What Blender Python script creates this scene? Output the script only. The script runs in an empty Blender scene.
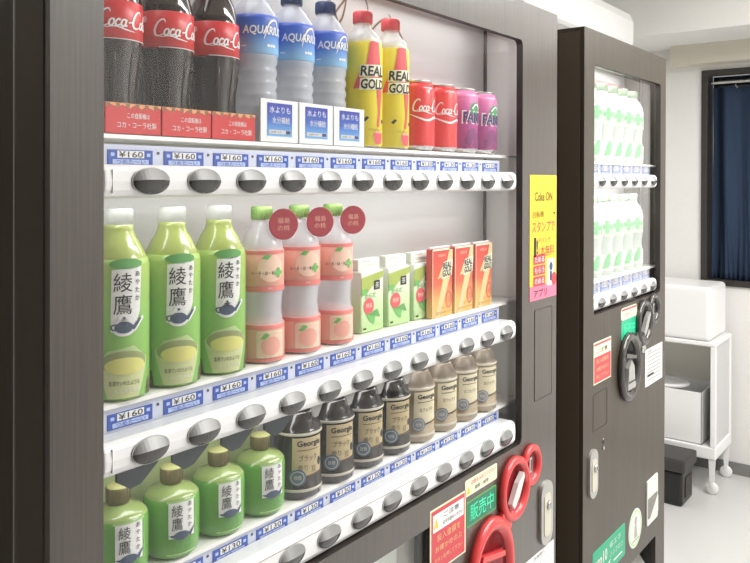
import bpy, bmesh, math, random
from math import sin, cos, pi, radians
from mathutils import Vector, Matrix
from mathutils.geometry import tessellate_polygon
random.seed(4)
S = bpy.context.scene
C = S.collection
FZ = 1.47            # height of the top button row above the floor
# ------------------------------------------------------------------ materials
M = {}
def new_mat(name):
    m = bpy.data.materials.new(name); m.use_nodes = True
    nt = m.node_tree; b = nt.nodes['Principled BSDF']
    return m, nt, b
def mat(name, col, rough=.5, metal=0, spec=.5, alpha=1, coat=0, emit=0):
    if name in M: return M[name]
    m, nt, b = new_mat(name)
    b.inputs['Base Color'].default_value = (*col, 1)
    b.inputs['Roughness'].default_value = rough
    b.inputs['Metallic'].default_value = metal
    b.inputs['Specular IOR Level'].default_value = spec
    b.inputs['Alpha'].default_value = alpha
    b.inputs['Coat Weight'].default_value = coat
    if emit:
        b.inputs['Emission Color'].default_value = (*col, 1)
        b.inputs['Emission Strength'].default_value = emit
    # slight procedural variation so that no surface is perfectly uniform
    if alpha == 1 and not emit:
        tc = nt.nodes.new('ShaderNodeTexCoord'); n = nt.nodes.new('ShaderNodeTexNoise'); n.inputs['Scale'].default_value = 45
        r = nt.nodes.new('ShaderNodeMapRange'); r.inputs[3].default_value = max(0, rough-.05); r.inputs[4].default_value = min(1, rough+.05)
        nt.links.new(tc.outputs['Object'], n.inputs['Vector']); nt.links.new(n.outputs['Fac'], r.inputs[0]); nt.links.new(r.outputs[0], b.inputs['Roughness'])
    M[name] = m
    return m
def grad_mat(name, stops, z0, z1, rough=.35, axis='Z'):
    if name in M: return M[name]
    m, nt, b = new_mat(name)
    tc = nt.nodes.new('ShaderNodeTexCoord'); sp = nt.nodes.new('ShaderNodeSeparateXYZ')
    mr = nt.nodes.new('ShaderNodeMapRange'); mr.inputs[1].default_value = z0; mr.inputs[2].default_value = z1
    cr = nt.nodes.new('ShaderNodeValToRGB')
    while len(cr.color_ramp.elements) < len(stops): cr.color_ramp.elements.new(.5)
    for e, (p, c) in zip(cr.color_ramp.elements, stops): e.position = p; e.color = (*c, 1)
    nt.links.new(tc.outputs['Object'], sp.inputs[0]); nt.links.new(sp.outputs[axis], mr.inputs[0])
    nt.links.new(mr.outputs[0], cr.inputs[0]); nt.links.new(cr.outputs[0], b.inputs['Base Color'])
    b.inputs['Roughness'].default_value = rough
    M[name] = m
    return m
def wood_mat(name, c1, c2, rough=.32, coat=0.0):
    m, nt, b = new_mat(name)
    tc = nt.nodes.new('ShaderNodeTexCoord'); mp = nt.nodes.new('ShaderNodeMapping')
    mp.inputs['Scale'].default_value = (320, 320, 9)
    n = nt.nodes.new('ShaderNodeTexNoise'); n.inputs['Scale'].default_value = 1; n.inputs['Detail'].default_value = 4
    n2 = nt.nodes.new('ShaderNodeTexNoise'); n2.inputs['Scale'].default_value = .12; n2.inputs['Detail'].default_value = 2
    ad = nt.nodes.new('ShaderNodeMath'); ad.operation = 'MULTIPLY_ADD'; ad.inputs[1].default_value = .45
    cr = nt.nodes.new('ShaderNodeValToRGB')
    cr.color_ramp.elements[0].position = .35; cr.color_ramp.elements[0].color = (*c1, 1)
    cr.color_ramp.elements[1].position = .95; cr.color_ramp.elements[1].color = (*c2, 1)
    nt.links.new(tc.outputs['Object'], mp.inputs[0]); nt.links.new(mp.outputs[0], n.inputs['Vector']); nt.links.new(mp.outputs[0], n2.inputs['Vector'])
    nt.links.new(n2.outputs['Fac'], ad.inputs[0]); nt.links.new(n.outputs['Fac'], ad.inputs[2])
    nt.links.new(ad.outputs[0], cr.inputs[0]); nt.links.new(cr.outputs[0], b.inputs['Base Color'])
    bp = nt.nodes.new('ShaderNodeBump'); bp.inputs['Strength'].default_value = .12; bp.inputs['Distance'].default_value = .001
    nt.links.new(n.outputs['Fac'], bp.inputs['Height']); nt.links.new(bp.outputs[0], b.inputs['Normal'])
    b.inputs['Roughness'].default_value = rough; b.inputs['Coat Weight'].default_value = coat; b.inputs['Coat Roughness'].default_value = .22
    M[name] = m
    return m
def pane_mat(name, tint=(1, 1, 1), boost=1.0):
    m = bpy.data.materials.new(name); m.use_nodes = True; nt = m.node_tree; nt.nodes.clear()
    o = nt.nodes.new('ShaderNodeOutputMaterial'); mx = nt.nodes.new('ShaderNodeMixShader')
    t = nt.nodes.new('ShaderNodeBsdfTransparent'); t.inputs[0].default_value = (*tint, 1)
    g = nt.nodes.new('ShaderNodeBsdfGlossy'); g.inputs['Roughness'].default_value = .03
    f = nt.nodes.new('ShaderNodeLayerWeight'); f.inputs[0].default_value = .5     # Schlick reflectance from the facing term
    p = nt.nodes.new('ShaderNodeMath'); p.operation = 'POWER'; p.inputs[1].default_value = 5
    k = nt.nodes.new('ShaderNodeMath'); k.operation = 'MULTIPLY_ADD'; k.inputs[1].default_value = .96*boost; k.inputs[2].default_value = .04*boost; k.use_clamp = True
    nt.links.new(f.outputs['Facing'], p.inputs[0]); nt.links.new(p.outputs[0], k.inputs[0]); nt.links.new(k.outputs[0], mx.inputs[0])
    nt.links.new(t.outputs[0], mx.inputs[1]); nt.links.new(g.outputs[0], mx.inputs[2]); nt.links.new(mx.outputs[0], o.inputs[0])
    M[name] = m
    return m
def wall_mat(name, col, rough=.7, scale=60, bump=.08):
    m, nt, b = new_mat(name)
    tc = nt.nodes.new('ShaderNodeTexCoord'); n = nt.nodes.new('ShaderNodeTexNoise'); n.inputs['Scale'].default_value = scale; n.inputs['Detail'].default_value = 3
    mx = nt.nodes.new('ShaderNodeMix'); mx.data_type = 'RGBA'
    mx.inputs[6].default_value = (*[c*.95 for c in col], 1); mx.inputs[7].default_value = (*col, 1)
    nt.links.new(tc.outputs['Object'], n.inputs['Vector']); nt.links.new(n.outputs['Fac'], mx.inputs[0]); nt.links.new(mx.outputs[2], b.inputs['Base Color'])
    bp = nt.nodes.new('ShaderNodeBump'); bp.inputs['Strength'].default_value = bump; bp.inputs['Distance'].default_value = .002
    nt.links.new(n.outputs['Fac'], bp.inputs['Height']); nt.links.new(bp.outputs[0], b.inputs['Normal'])
    b.inputs['Roughness'].default_value = rough
    M[name] = m
    return m
wood = wood_mat('dark_wood_laminate', (.029, .021, .0155), (.063, .047, .034), .34, .9)
wood2 = wood_mat('grey_brown_laminate', (.036, .027, .018), (.072, .057, .040), .42, .15)
side = wood_mat('brown_side_steel', (.065, .046, .030), (.10, .073, .048), .5)
pane_mat('display_pane', (1, 1, 1), .65)
pane_mat('display_pane_hazy', (1, 1, 1), 1.5)
wall_mat('wall_paint', (.84, .825, .80)); wall_mat('beam_paint', (.87, .86, .83)); wall_mat('ceiling_paint', (.82, .80, .76)); wall_mat('floor_vinyl', (.66, .66, .64), .3, 12, .02)
W = mat('white_plastic', (.86, .86, .86), .3)
mat('interior_white', (.84, .84, .82), .45)
mat('interior_grey', (.62, .62, .62), .45)
BLK = mat('black_plastic', (.012, .012, .012), .35)
DK = mat('dark_gasket', (.03, .022, .018), .5)
SIL = mat('silver_metal', (.62, .62, .6), .28, .9)
SAT = mat('satin_steel', (.50, .49, .46), .42, .5)
# ------------------------------------------------------------------ mesh building
class B:
    """collects shapes into one bmesh and links it as one object"""
    def __init__(s): s.bm = bmesh.new(); s.ms = []
    def mi(s, m):
        if isinstance(m, str): m = M[m]
        if m not in s.ms: s.ms.append(m)
        return s.ms.index(m)
    def add(s, verts, faces, m, smooth=False):
        i = s.mi(m); vs = [s.bm.verts.new(v) for v in verts]; out = []
        for f in faces:
            try: fc = s.bm.faces.new([vs[k] for k in f]); fc.material_index = i; fc.smooth = smooth; out.append(fc)
            except ValueError: pass
        return vs, out
    def box(s, x0, x1, y0, y1, z0, z1, m, bev=0, seg=2):
        t = bmesh.new(); bmesh.ops.create_cube(t, size=1)
        for v in t.verts: v.co = ((x0+x1)/2+v.co.x*(x1-x0), (y0+y1)/2+v.co.y*(y1-y0), (z0+z1)/2+v.co.z*(z1-z0))
        if bev: bmesh.ops.bevel(t, geom=t.edges[:], offset=bev, segments=seg, profile=.5, affect='EDGES')
        s.take(t, m, False)
    def take(s, t, m, smooth=False):
        t.verts.index_update()
        s.add([v.co.copy() for v in t.verts], [[v.index for v in f.verts] for f in t.faces], m, smooth); t.free()
    def lathe(s, prof, n=32, c=(0, 0, 0), axis='Z', sx=1, sz=1, smooth=True):
        """prof: list of (r, h, material); the material covers the band up to that point"""
        rings = []
        for r, h, m in prof:
            ring = []
            for k in range(n):
                a = 2*pi*k/n
                if axis == 'Z': p = (c[0]+r*sx*sin(a), c[1]-r*sz*cos(a), c[2]+h)
                else: p = (c[0]+r*sx*cos(a), c[1]+h, c[2]+r*sz*sin(a))
                ring.append(s.bm.verts.new(p))
            rings.append(ring)
        for j in range(len(rings)-1):
            i = s.mi(prof[j+1][2])
            for k in range(n):
                a, b2 = rings[j], rings[j+1]; k2 = (k+1) % n
                try: f = s.bm.faces.new((a[k], a[k2], b2[k2], b2[k])); f.material_index = i; f.smooth = smooth
                except ValueError: pass
        for ring, m, rev in ((rings[0], prof[1][2], True), (rings[-1], prof[-1][2], False)):
            f = s.bm.faces.new(ring[::-1] if rev else ring); f.material_index = s.mi(m)
    def plate(s, outer, holes, y0, y1, m, m_in=None):
        """flat plate in the XZ plane with holes, between y0 (front) and y1 (back)"""
        loops = [outer]+list(holes)
        tri = tessellate_polygon([[Vector((x, z, 0)) for x, z in l] for l in loops])
        flat = [p for l in loops for p in l]; n = len(flat)
        s.add([(x, y0, z) for x, z in flat], tri, m); s.add([(x, y1, z) for x, z in flat], [t[::-1] for t in tri], m)
        for li, l in enumerate(loops):
            k = len(l); vs = [(x, y0, z) for x, z in l]+[(x, y1, z) for x, z in l]
            s.add(vs, [(i, (i+1) % k, (i+1) % k+k, i+k) for i in range(k)], m_in if (li and m_in) else m)
    def prism(s, poly, m, y0, y1): s.plate(poly, [], y0, y1, m)
    def extrude_x(s, prof, x0, x1, m, bev=0, smooth=False):
        n = len(prof); vs = [(x0, y, z) for y, z in prof]+[(x1, y, z) for y, z in prof]
        fs = [(i, (i+1) % n, (i+1) % n+n, i+n) for i in range(n)]+[tuple(range(n))[::-1], tuple(range(n, 2*n))]
        t = bmesh.new(); tv = [t.verts.new(v) for v in vs]
        for f in fs: t.faces.new([tv[k] for k in f])
        bmesh.ops.recalc_face_normals(t, faces=t.faces[:])
        if bev:
            es = [e for e in t.edges if abs(e.verts[0].co.x-e.verts[1].co.x) < 1e-6]
            bmesh.ops.bevel(t, geom=es, offset=bev, segments=3, profile=.5, affect='EDGES')
        s.take(t, m, smooth)
    def tube(s, pts, r, m, n=8):
        pts = [Vector(p) for p in pts]; rings = []
        for i, p in enumerate(pts):
            d = (pts[min(i+1, len(pts)-1)]-pts[max(i-1, 0)]).normalized()
            u = d.cross(Vector((0, 0, 1)) if abs(d.z) < .9 else Vector((1, 0, 0))).normalized(); v = d.cross(u)
            rings.append([s.bm.verts.new(p+r*(cos(2*pi*k/n)*u+sin(2*pi*k/n)*v)) for k in range(n)])
        i0 = s.mi(m)
        for a, b2 in zip(rings, rings[1:]):
            for k in range(n):
                f = s.bm.faces.new((a[k], a[(k+1) % n], b2[(k+1) % n], b2[k])); f.material_index = i0; f.smooth = True
        for ring in (rings[0][::-1], rings[-1]): s.bm.faces.new(ring).material_index = i0
    def decal(s, shapes, m, mp, step=0):
        """shapes: list of (verts2d, faces) printed on a surface through the map mp(u, v, lift)"""
        for vs, fs in shapes:
            t = bmesh.new(); tv = [t.verts.new((a, b2, 0)) for a, b2 in vs]
            for f in fs:
                try: t.faces.new([tv[k] for k in f])
                except ValueError: pass
            t.normal_update()
            for f in t.faces:
                if f.normal.z < 0: f.normal_flip()
            if step:
                lo = min(v[0] for v in vs); hi = max(v[0] for v in vs); k = math.floor(lo/step)+1
                while k*step < hi:
                    bmesh.ops.bisect_plane(t, geom=t.verts[:]+t.edges[:]+t.faces[:], plane_co=(k*step, 0, 0), plane_no=(1, 0, 0)); k += 1
            for v in t.verts: v.co = mp(v.co.x, v.co.y)
            s.take(t, m)
    def build(s, name, parent=None, label=None, recalc=False, loc=None, bevel=0, autosm=False):
        if recalc: bmesh.ops.recalc_face_normals(s.bm, faces=s.bm.faces[:])
        me = bpy.data.meshes.new(name); s.bm.to_mesh(me); s.bm.free()
        for m in s.ms: me.materials.append(m)
        o = bpy.data.objects.new(name, me); C.objects.link(o)
        if parent: o.parent = parent
        if loc: o.location = loc
        if label: o['label'] = label
        if bevel:
            md = o.modifiers.new('bevel', 'BEVEL'); md.width = bevel; md.segments = 2; md.limit_method = 'ANGLE'
        return o
def empty(name, loc, label, cat, group=None):
    o = bpy.data.objects.new(name, None); C.objects.link(o); o.location = loc; o.empty_display_size = .05
    o['label'] = label; o['category'] = cat
    if group: o['group'] = group
    return o
def tag(o, label, cat, group=None):
    o['label'] = label; o['category'] = cat
    if group: o['group'] = group
    return o
def struct(o): o['kind'] = 'structure'; return o
def kids(o): return [c for c in bpy.data.objects if c.parent == o]
def copy_tree(o, parent=None):
    c = o.copy(); C.objects.link(c); c.parent = parent
    for ch in kids(o): copy_tree(ch, c)
    return c
# 2-D shapes
def rect(x0, x1, z0, z1): return ([(x0, z0), (x1, z0), (x1, z1), (x0, z1)], [(0, 1, 2, 3)])
def rrect(x0, x1, z0, z1, r, n=5):
    p = []
    for cx, cz, a0 in ((x1-r, z0+r, -90), (x1-r, z1-r, 0), (x0+r, z1-r, 90), (x0+r, z0+r, 180)):
        for k in range(n+1): a = radians(a0+90*k/n); p.append((cx+r*cos(a), cz+r*sin(a)))
    return p
def ell(cx, cz, rx, rz=None, n=24, a0=0, a1=360):
    rz = rz or rx; full = a1-a0 == 360
    return [(cx+rx*cos(radians(a0+(a1-a0)*k/(n if full else n-1))), cz+rz*sin(radians(a0+(a1-a0)*k/(n if full else n-1)))) for k in range(n)]
def poly(p): return (list(p), [tuple(t) for t in tessellate_polygon([[Vector((a, b, 0)) for a, b in p]])])
def smooth_line(pts, k=6):
    P = [pts[0]]+list(pts)+[pts[-1]]; out = []
    for i in range(1, len(P)-2):
        for j in range(k):
            t = j/k; a, b, c, d = P[i-1], P[i], P[i+1], P[i+2]
            out.append(tuple(.5*(2*b[q]+(c[q]-a[q])*t+(2*a[q]-5*b[q]+4*c[q]-d[q])*t*t+(3*b[q]-a[q]-3*c[q]+d[q])*t**3) for q in (0, 1)))
    out.append(tuple(pts[-1])); return out
def stroke(pts, w, taper=False, k=6):
    """a brush stroke as a ribbon polygon"""
    p = smooth_line(pts, k); L = []; R_ = []; n = len(p)
    for i in range(n):
        a = p[max(i-1, 0)]; b = p[min(i+1, n-1)]; dx, dz = b[0]-a[0], b[1]-a[1]; l = math.hypot(dx, dz) or 1
        ww = w/2*(1 if not taper else (.25+.75*sin(pi*i/(n-1))))
        L.append((p[i][0]-dz/l*ww, p[i][1]+dx/l*ww)); R_.append((p[i][0]+dz/l*ww, p[i][1]-dx/l*ww))
    return (L+R_, [(i, i+1, n+i+1, n+i) for i in range(n-1)])
def place(shapes, x=0, z=0, s=1, sz=None, shear=0, rot=0):
    sz = sz or s; o = []; c, d = cos(rot), sin(rot)
    for vs, fs in shapes:
        q = [((a+shear*b)*s, b*sz) for a, b in vs]
        o.append(([(x+a*c-b*d, z+a*d+b*c) for a, b in q], fs))
    return o
_tc = {}
def glyphs(text):
    if text in _tc: return _tc[text]
    cu = bpy.data.curves.new('text', 'FONT'); cu.body = text; cu.size = 1; cu.resolution_u = 2; cu.offset = .0 if any(ord(c) > 0x4e00 for c in text) else (.028 if text.isascii() else .008)
    o = bpy.data.objects.new('text', cu); C.objects.link(o); bpy.context.view_layer.update()
    e = o.evaluated_get(bpy.context.evaluated_depsgraph_get()); me = e.to_mesh()
    vs = [(v.co.x, v.co.y) for v in me.vertices]; fs = [tuple(p.vertices) for p in me.polygons]
    e.to_mesh_clear(); bpy.data.objects.remove(o); bpy.data.curves.remove(cu)
    if not vs: vs = [(0, 0), (1, 0), (1, 1)]; fs = [(0, 1, 2)]
    x0 = min(v[0] for v in vs); x1 = max(v[0] for v in vs); z0 = min(v[1] for v in vs); z1 = max(v[1] for v in vs)
    h = (z1-z0) or 1
    _tc[text] = ([((a-(x0+x1)/2)/h, (b-(z0+z1)/2)/h) for a, b in vs], fs, (x1-x0)/h)
    return _tc[text]
def txt(text, x, z, h, w=None, shear=0, rot=0):
    """text centred on (x, z), h high and, if w is given, w wide"""
    vs, fs, asp = glyphs(text); s = (w/asp) if w else h
    return place([(vs, fs)], x, z, s, h, shear, rot)
def vtxt(text, x, z, h, w, gap=1.12):
    out = []
    for i, ch in enumerate(text): out += txt(ch, x, z-i*h*gap, h, w)
    return out
def flat(y, lift=.0004, ox=0, oz=0): return lambda u, v: (ox+u, y-lift, oz+v)
def cyl(rfn, lift=.0005, cx=0, cy=0, turn=0):
    def f(u, v):
        r = rfn(v) if callable(rfn) else rfn; r0 = r+lift; a = u/max(r, .004)+turn
        return (cx+r0*sin(a), cy-r0*cos(a), v)
    return f
def prof_r(prof):
    pts = [(h, r) for r, h, _ in prof]
    def f(z):
        for (h0, r0), (h1, r1) in zip(pts, pts[1:]):
            if h0 <= z <= h1 and h1 > h0: return r0+(r1-r0)*(z-h0)/(h1-h0)
        return pts[-1][1]
    return f
def script_logo():
    """flowing hand-lettered 'Coca-Cola' drawn as brush strokes"""
    o = []; w = .13
    def bigC(x): return [stroke([(x+.62, .98), (x+.45, 1.22), (x+.15, 1.05), (x, .55), (x+.1, .08), (x+.42, -.02), (x+.78, .22)], .17, True)]
    def lo(x): return [stroke([(x+.15*cos(a)*1.0+.17, .26+.25*sin(a)) for a in [pi/2+2*pi*k/10 for k in range(11)]], w)]
    def lc(x): return [stroke([(x+.3, .42), (x+.16, .52), (x+.02, .28), (x+.14, .02), (x+.36, .14)], w)]
    def la(x): return lo(x)+[stroke([(x+.33, .5), (x+.32, .1), (x+.46, .06)], w)]
    def ll(x): return [stroke([(x+.02, .2), (x+.22, .95), (x+.1, 1.05), (x+.05, .4), (x+.14, .02), (x+.3, .12)], .11)]
    o += bigC(0)+lo(.68)+lc(1.08)+la(1.46)+[stroke([(1.98, .32), (2.24, .36)], .1)]+bigC(2.3)+lo(2.98)+ll(3.36)+la(3.64)
    o += [stroke([(.45, -.12), (1.2, -.02), (1.9, -.2), (2.6, -.3)], .1, True)]
    return place(o, 0, 0, 1, shear=.22)
# ------------------------------------------------------------------ drinks (built standing on z = 0, label facing -Y)
red = mat('cola_red', (.62, .028, .03), .35)
wht = mat('print_white', (.85, .85, .84), .45)
cola = mat('cola_liquid', (.018, .009, .007), .08, coat=.6)
mat('cola_neck_clear', (.05, .035, .03), .08, coat=.5)
clear = mat('clear_bottle_plastic', (.80, .83, .90), .12, alpha=.5, coat=.3)
blue_cap = mat('navy_cap', (.03, .055, .16), .4)
yel = mat('print_yellow', (.85, .70, .05), .4); ink = mat('print_black', (.018, .018, .018), .5)
def at_row(o, x, d, z): o.location = (x, d, z)
def cap(b, r, z0, z1, m, n=24):
    b.lathe([(r, z0, m), (r, z1-.0015, m), (r-.0015, z1, m)], n)
    for k in range(n):
        a = 2*pi*k/n; b.box(-.0006, .0006, -r-.0006, -r+.001, z0+.001, z1-.003, m)
        for v in b.bm.verts[-8:]: v.co = Matrix.Rotation(a, 3, 'Z') @ v.co
def make_cola():
    r = empty('cola_bottle', (0, 0, 0), '', 'bottle')
    P = [(.026, 0, cola), (.030, .004, cola), (.031, .02, cola), (.0275, .045, cola), (.0285, .065, cola), (.0325, .09, cola), (.0338, .105, cola), (.0335, .112, cola), (.033, .160, cola), (.032, .168, cola), (.028, .185, 'cola_neck_clear'), (.021, .202, 'cola_neck_clear'), (.0145, .216, 'cola_neck_clear'), (.0135, .226, 'cola_neck_clear')]
    b = B(); b.lathe(P, 40)
    for k in range(10):   # moulded flutes on the lower body
        a = 2*pi*k/10; pts = [(prof_r(P)(z)*sin(a)*1.005, -prof_r(P)(z)*cos(a)*1.005, z) for z in (.03, .045, .065, .085, .098)]
        b.tube(pts, .0012, cola, 5)
    b.build('body', r)
    b = B(); b.lathe([(.0334, .113, red), (.0342, .1135, red), (.0338, .1595, red), (.033, .160, red)], 40)
    mp = cyl(.034, .0006); k = .0168
    b.decal(place(script_logo(), -.040, .128, k), wht, mp, .004)
    b.decal([rect(.062, .085, .12, .15)], 'print_cream' if 'print_cream' in M else wht, mp, .004)
    b.decal([poly(ell(-.052, .149, .003, .004))], wht, mp, .003); b.decal([rect(-.034, .034, .1128, .1137)], wht, cyl(.0342, .0004), .004)
    b.build('label', r, 'red wraparound label with white script lettering')
    b = B(); cap(b, .0148, .226, .245, red); b.build('cap', r, 'red screw cap')
    for c in kids(r): c.data.transform(Matrix.Diagonal((1, 1, .942, 1)))
    return r
def make_sport():
    r = empty('sports_drink_bottle', (0, 0, 0), '', 'bottle')
    P = [(.028, 0, clear), (.032, .005, clear)]
    for i in range(6): z = .02+i*.017; P += [(.0325, z, clear), (.0305, z+.006, clear), (.0325, z+.012, clear)]
    P += [(.033, .127, clear), (.033, .178, clear), (.031, .188, clear), (.024, .201, clear), (.0145, .212, clear), (.0135, .217, clear)]
    b = B(); b.lathe(P, 36); b.build('body', r)
    g = grad_mat('sport_label_blue', [(0, (.28, .55, .85)), (.35, (.08, .22, .66)), (1, (.025, .05, .42))], .127, .182)
    b = B(); b.lathe([(.0333, .127, g), (.034, .128, g), (.034, .178, g), (.0325, .184, g), (.0315, .184, g)], 36)
    mp = cyl(.0343, .0006)
    b.decal(txt('AQUARIUS', .005, .160, .0145, .062, shear=.1), wht, mp, .003)
    b.decal([stroke([(.003, .148), (.012, .172), (.024, .176), (.03, .16)], .003, True)], wht, mp, .003)
    b.decal([poly(ell(-.026, .138, .003))], 'print_pale', mp, .003) if 'print_pale' in M else None
    for q in range(3): b.decal([poly(ell(.01+q*.005, .139, .0022))], wht, mp, .003)
    b.decal([rect(-.028, -.021, .1365, .1385)], wht, mp, .003)
    b.build('label', r, 'blue shaded wraparound label with white lettering')
    b = B(); cap(b, .0155, .217, .236, blue_cap); b.build('cap', r, 'dark navy screw cap')
    for c in kids(r): c.data.transform(Matrix.Diagonal((1, 1, .942, 1)))
    return r
mat('print_pink_red', (.80, .10, .12), .4)
def make_gold():
    r = empty('vitamin_drink_bottle', (0, 0, 0), '', 'bottle')
    P = [(.029, 0, clear), (.0305, .003, clear), (.0305, .182, clear), (.026, .192, clear), (.0145, .204, clear), (.0135, .213, clear)]
    b = B(); b.lathe(P, 36); b.build('body', r)
    b = B(); b.lathe([(.029, .0015, yel), (.032, .004, yel), (.032, .168, yel), (.030, .181, yel), (.029, .183, yel)], 40)
    mp = cyl(.0323, .0005); mp2 = cyl(.0323, .0009); R2 = M['print_pink_red']
    b.decal([poly([(-.004, .178), (.012, .178), (.022, .10), (.017, .062), (.012, .062), (.008, .10), (-.012, .13)])], R2, mp, .003)
    b.decal([poly([(-.032, .098), (-.018, .135), (-.012, .10)])], R2, mp, .003)
    b.decal([poly([(.012, .062), (.017, .062), (.014, .035), (.009, .035)])], R2, mp, .003)
    b.decal([poly(ell(.012, .017, .011, .012))], mat('print_peach', (.85, .40, .28), .5), mp, .003)
    b.decal([poly([(.002, .024), (.022, .024), (.018, .006), (.006, .006)])], R2, mp2, .003)
    for s_, z in (('REAL', .128), ('GOLD', .106)):
        b.decal([poly([(-.022, z-.0105), (.022, z-.0085), (.0225, z+.0115), (-.0205, z+.0095)])], mat('print_cream', (.85, .82, .6), .5), mp2, .003)
        b.decal(txt(s_, .002, z, .017, .043, shear=.1), ink, cyl(.0323, .0013), .003)
    b.decal([poly([(-.016, .046), (-.010, .052), (-.006, .050), (-.012, .043)])], ink, mp, .003)
    b.decal([poly([(.02, .046), (.026, .048), (.028, .042), (.021, .041)])], ink, mp, .003)
    b.decal(txt('リアルゴールド', .005, .03, .004, .024), ink, cyl(.0323, .0013), .003)
    b.build('label', r, 'tall yellow sleeve with black lettering and red shapes')
    b = B(); cap(b, .0155, .213, .233, R2); b.build('cap', r, 'red screw cap')
    for c in kids(r): c.data.transform(Matrix.Diagonal((1, 1, .94, 1)))
    return r
def can_shell(b, m, R_=.0325, h=.122):
    b.lathe([(.023, .003, SIL), (.0255, 0, SIL), (.028, .002, SIL), (R_, .008, SIL), (R_, .009, m), (R_, h-.016, m), (R_-.001, h-.013, m), (.0275, h-.004, m)], 40)
def can_lid(r, h=.122):
    b = B(); b.lathe([(.0272, h-.0045, SIL), (.0283, h-.001, SIL), (.028, h, SIL), (.0268, h-.001, SIL), (.0255, h-.005, SIL), (.001, h-.005, SIL)], 40)
    b.build('lid', r, 'silver rimmed can lid')
    b = B(); b.lathe([(.006, h-.0045, SIL), (.006, h-.0035, SIL)], 16, sz=1.6); b.build('pull_tab', r)
def make_cola_can():
    r = empty('cola_can', (0, 0, 0), '', 'can'); b = B(); m = mat('can_red', (.72, .035, .035), .3, coat=.3); can_shell(b, m)
    mp = cyl(.0326, .0005)
    b.decal(place(script_logo(), -.036, .068, .0165), wht, mp, .003)
    b.decal([stroke([(-.04, .062), (-.01, .052), (.015, .058), (.045, .046)], .004, True)], wht, mp, .003)
    b.build('body', r); can_lid(r); return r
def make_grape_can():
    r = empty('grape_soda_can', (0, 0, 0), '', 'can'); b = B()
    m = grad_mat('can_purple', [(0, (.30, .03, .16)), (.55, (.45, .05, .27)), (1, (.72, .22, .42))], .01, .115, .3); can_shell(b, m)
    mp = cyl(.0326, .0005); mp2 = cyl(.0326, .0009); mp3 = cyl(.0326, .0013)
    b.decal([poly(ell(.0, .083, .016, .013))], mat('print_leaf_green', (.05, .28, .10), .5), mp, .003)
    b.decal([stroke([(-.012, .083), (0, .092), (.012, .084)], .003)], wht, mp2, .003)
    b.decal(txt('FANTA', 0, .0665, .0255, .066, rot=-.03), wht, mp2, .003)
    b.decal(txt('FANTA', 0, .0665, .0205, .061, rot=-.03), mat('print_navy', (.03, .03, .14), .5), mp3, .003)
    for a, c, q in ((-.01, .035, .012), (.012, .03, .010), (-.02, .022, .008), (.002, .018, .009), (.022, .045, .007)):
        b.decal([poly(ell(a, c, q))], mat('print_grape', (.20, .02, .14), .4), mp, .003)
    b.build('body', r); can_lid(r); return r
tea = mat('tea_green', (.36, .56, .10), .18, coat=.4)
tea_y = mat('tea_yellow_green', (.40, .48, .12), .2, coat=.4)
tea_label = grad_mat('tea_label_green', [(0, (.24, .50, .11)), (.6, (.27, .54, .12)), (1, (.38, .55, .13))], 0, .15, .25)
mat('tea_leaf_dark', (.12, .38, .10), .4)
mat('slate_blue', (.06, .09, .15), .5); mat('cup_cream', (.62, .66, .34), .5); mat('cup_tea', (.72, .70, .22), .5); mat('cup_shade', (.30, .34, .14), .5)
mat('print_red', (.7, .05, .05), .5)
def teapot(b, x, z, s, mp, mp2):
    b.decal(place([poly(ell(0, 0, 1.25, .95)), poly([(.8, .0), (2.1, 1.15), (2.3, .9), (1.2, -.5)]), poly(ell(0, 1.0, .55, .5))], x, z, s*1.0), wht, mp, .003)
    b.decal(place([poly(ell(0, 0, .95, .62)), poly([(.6, -.1), (1.7, .85), (1.95, .85), (1.1, -.3)]), poly([(-.45, .6), (.45, .6), (.3, .4), (-.3, .4)]), poly(ell(0, 1.0, .16, .14)), stroke([(-.75, .35), (-1.25, .2), (-1.15, -.2), (-.8, -.25)], .15)], x, z, s), 'slate_blue', mp2, .003)
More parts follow.
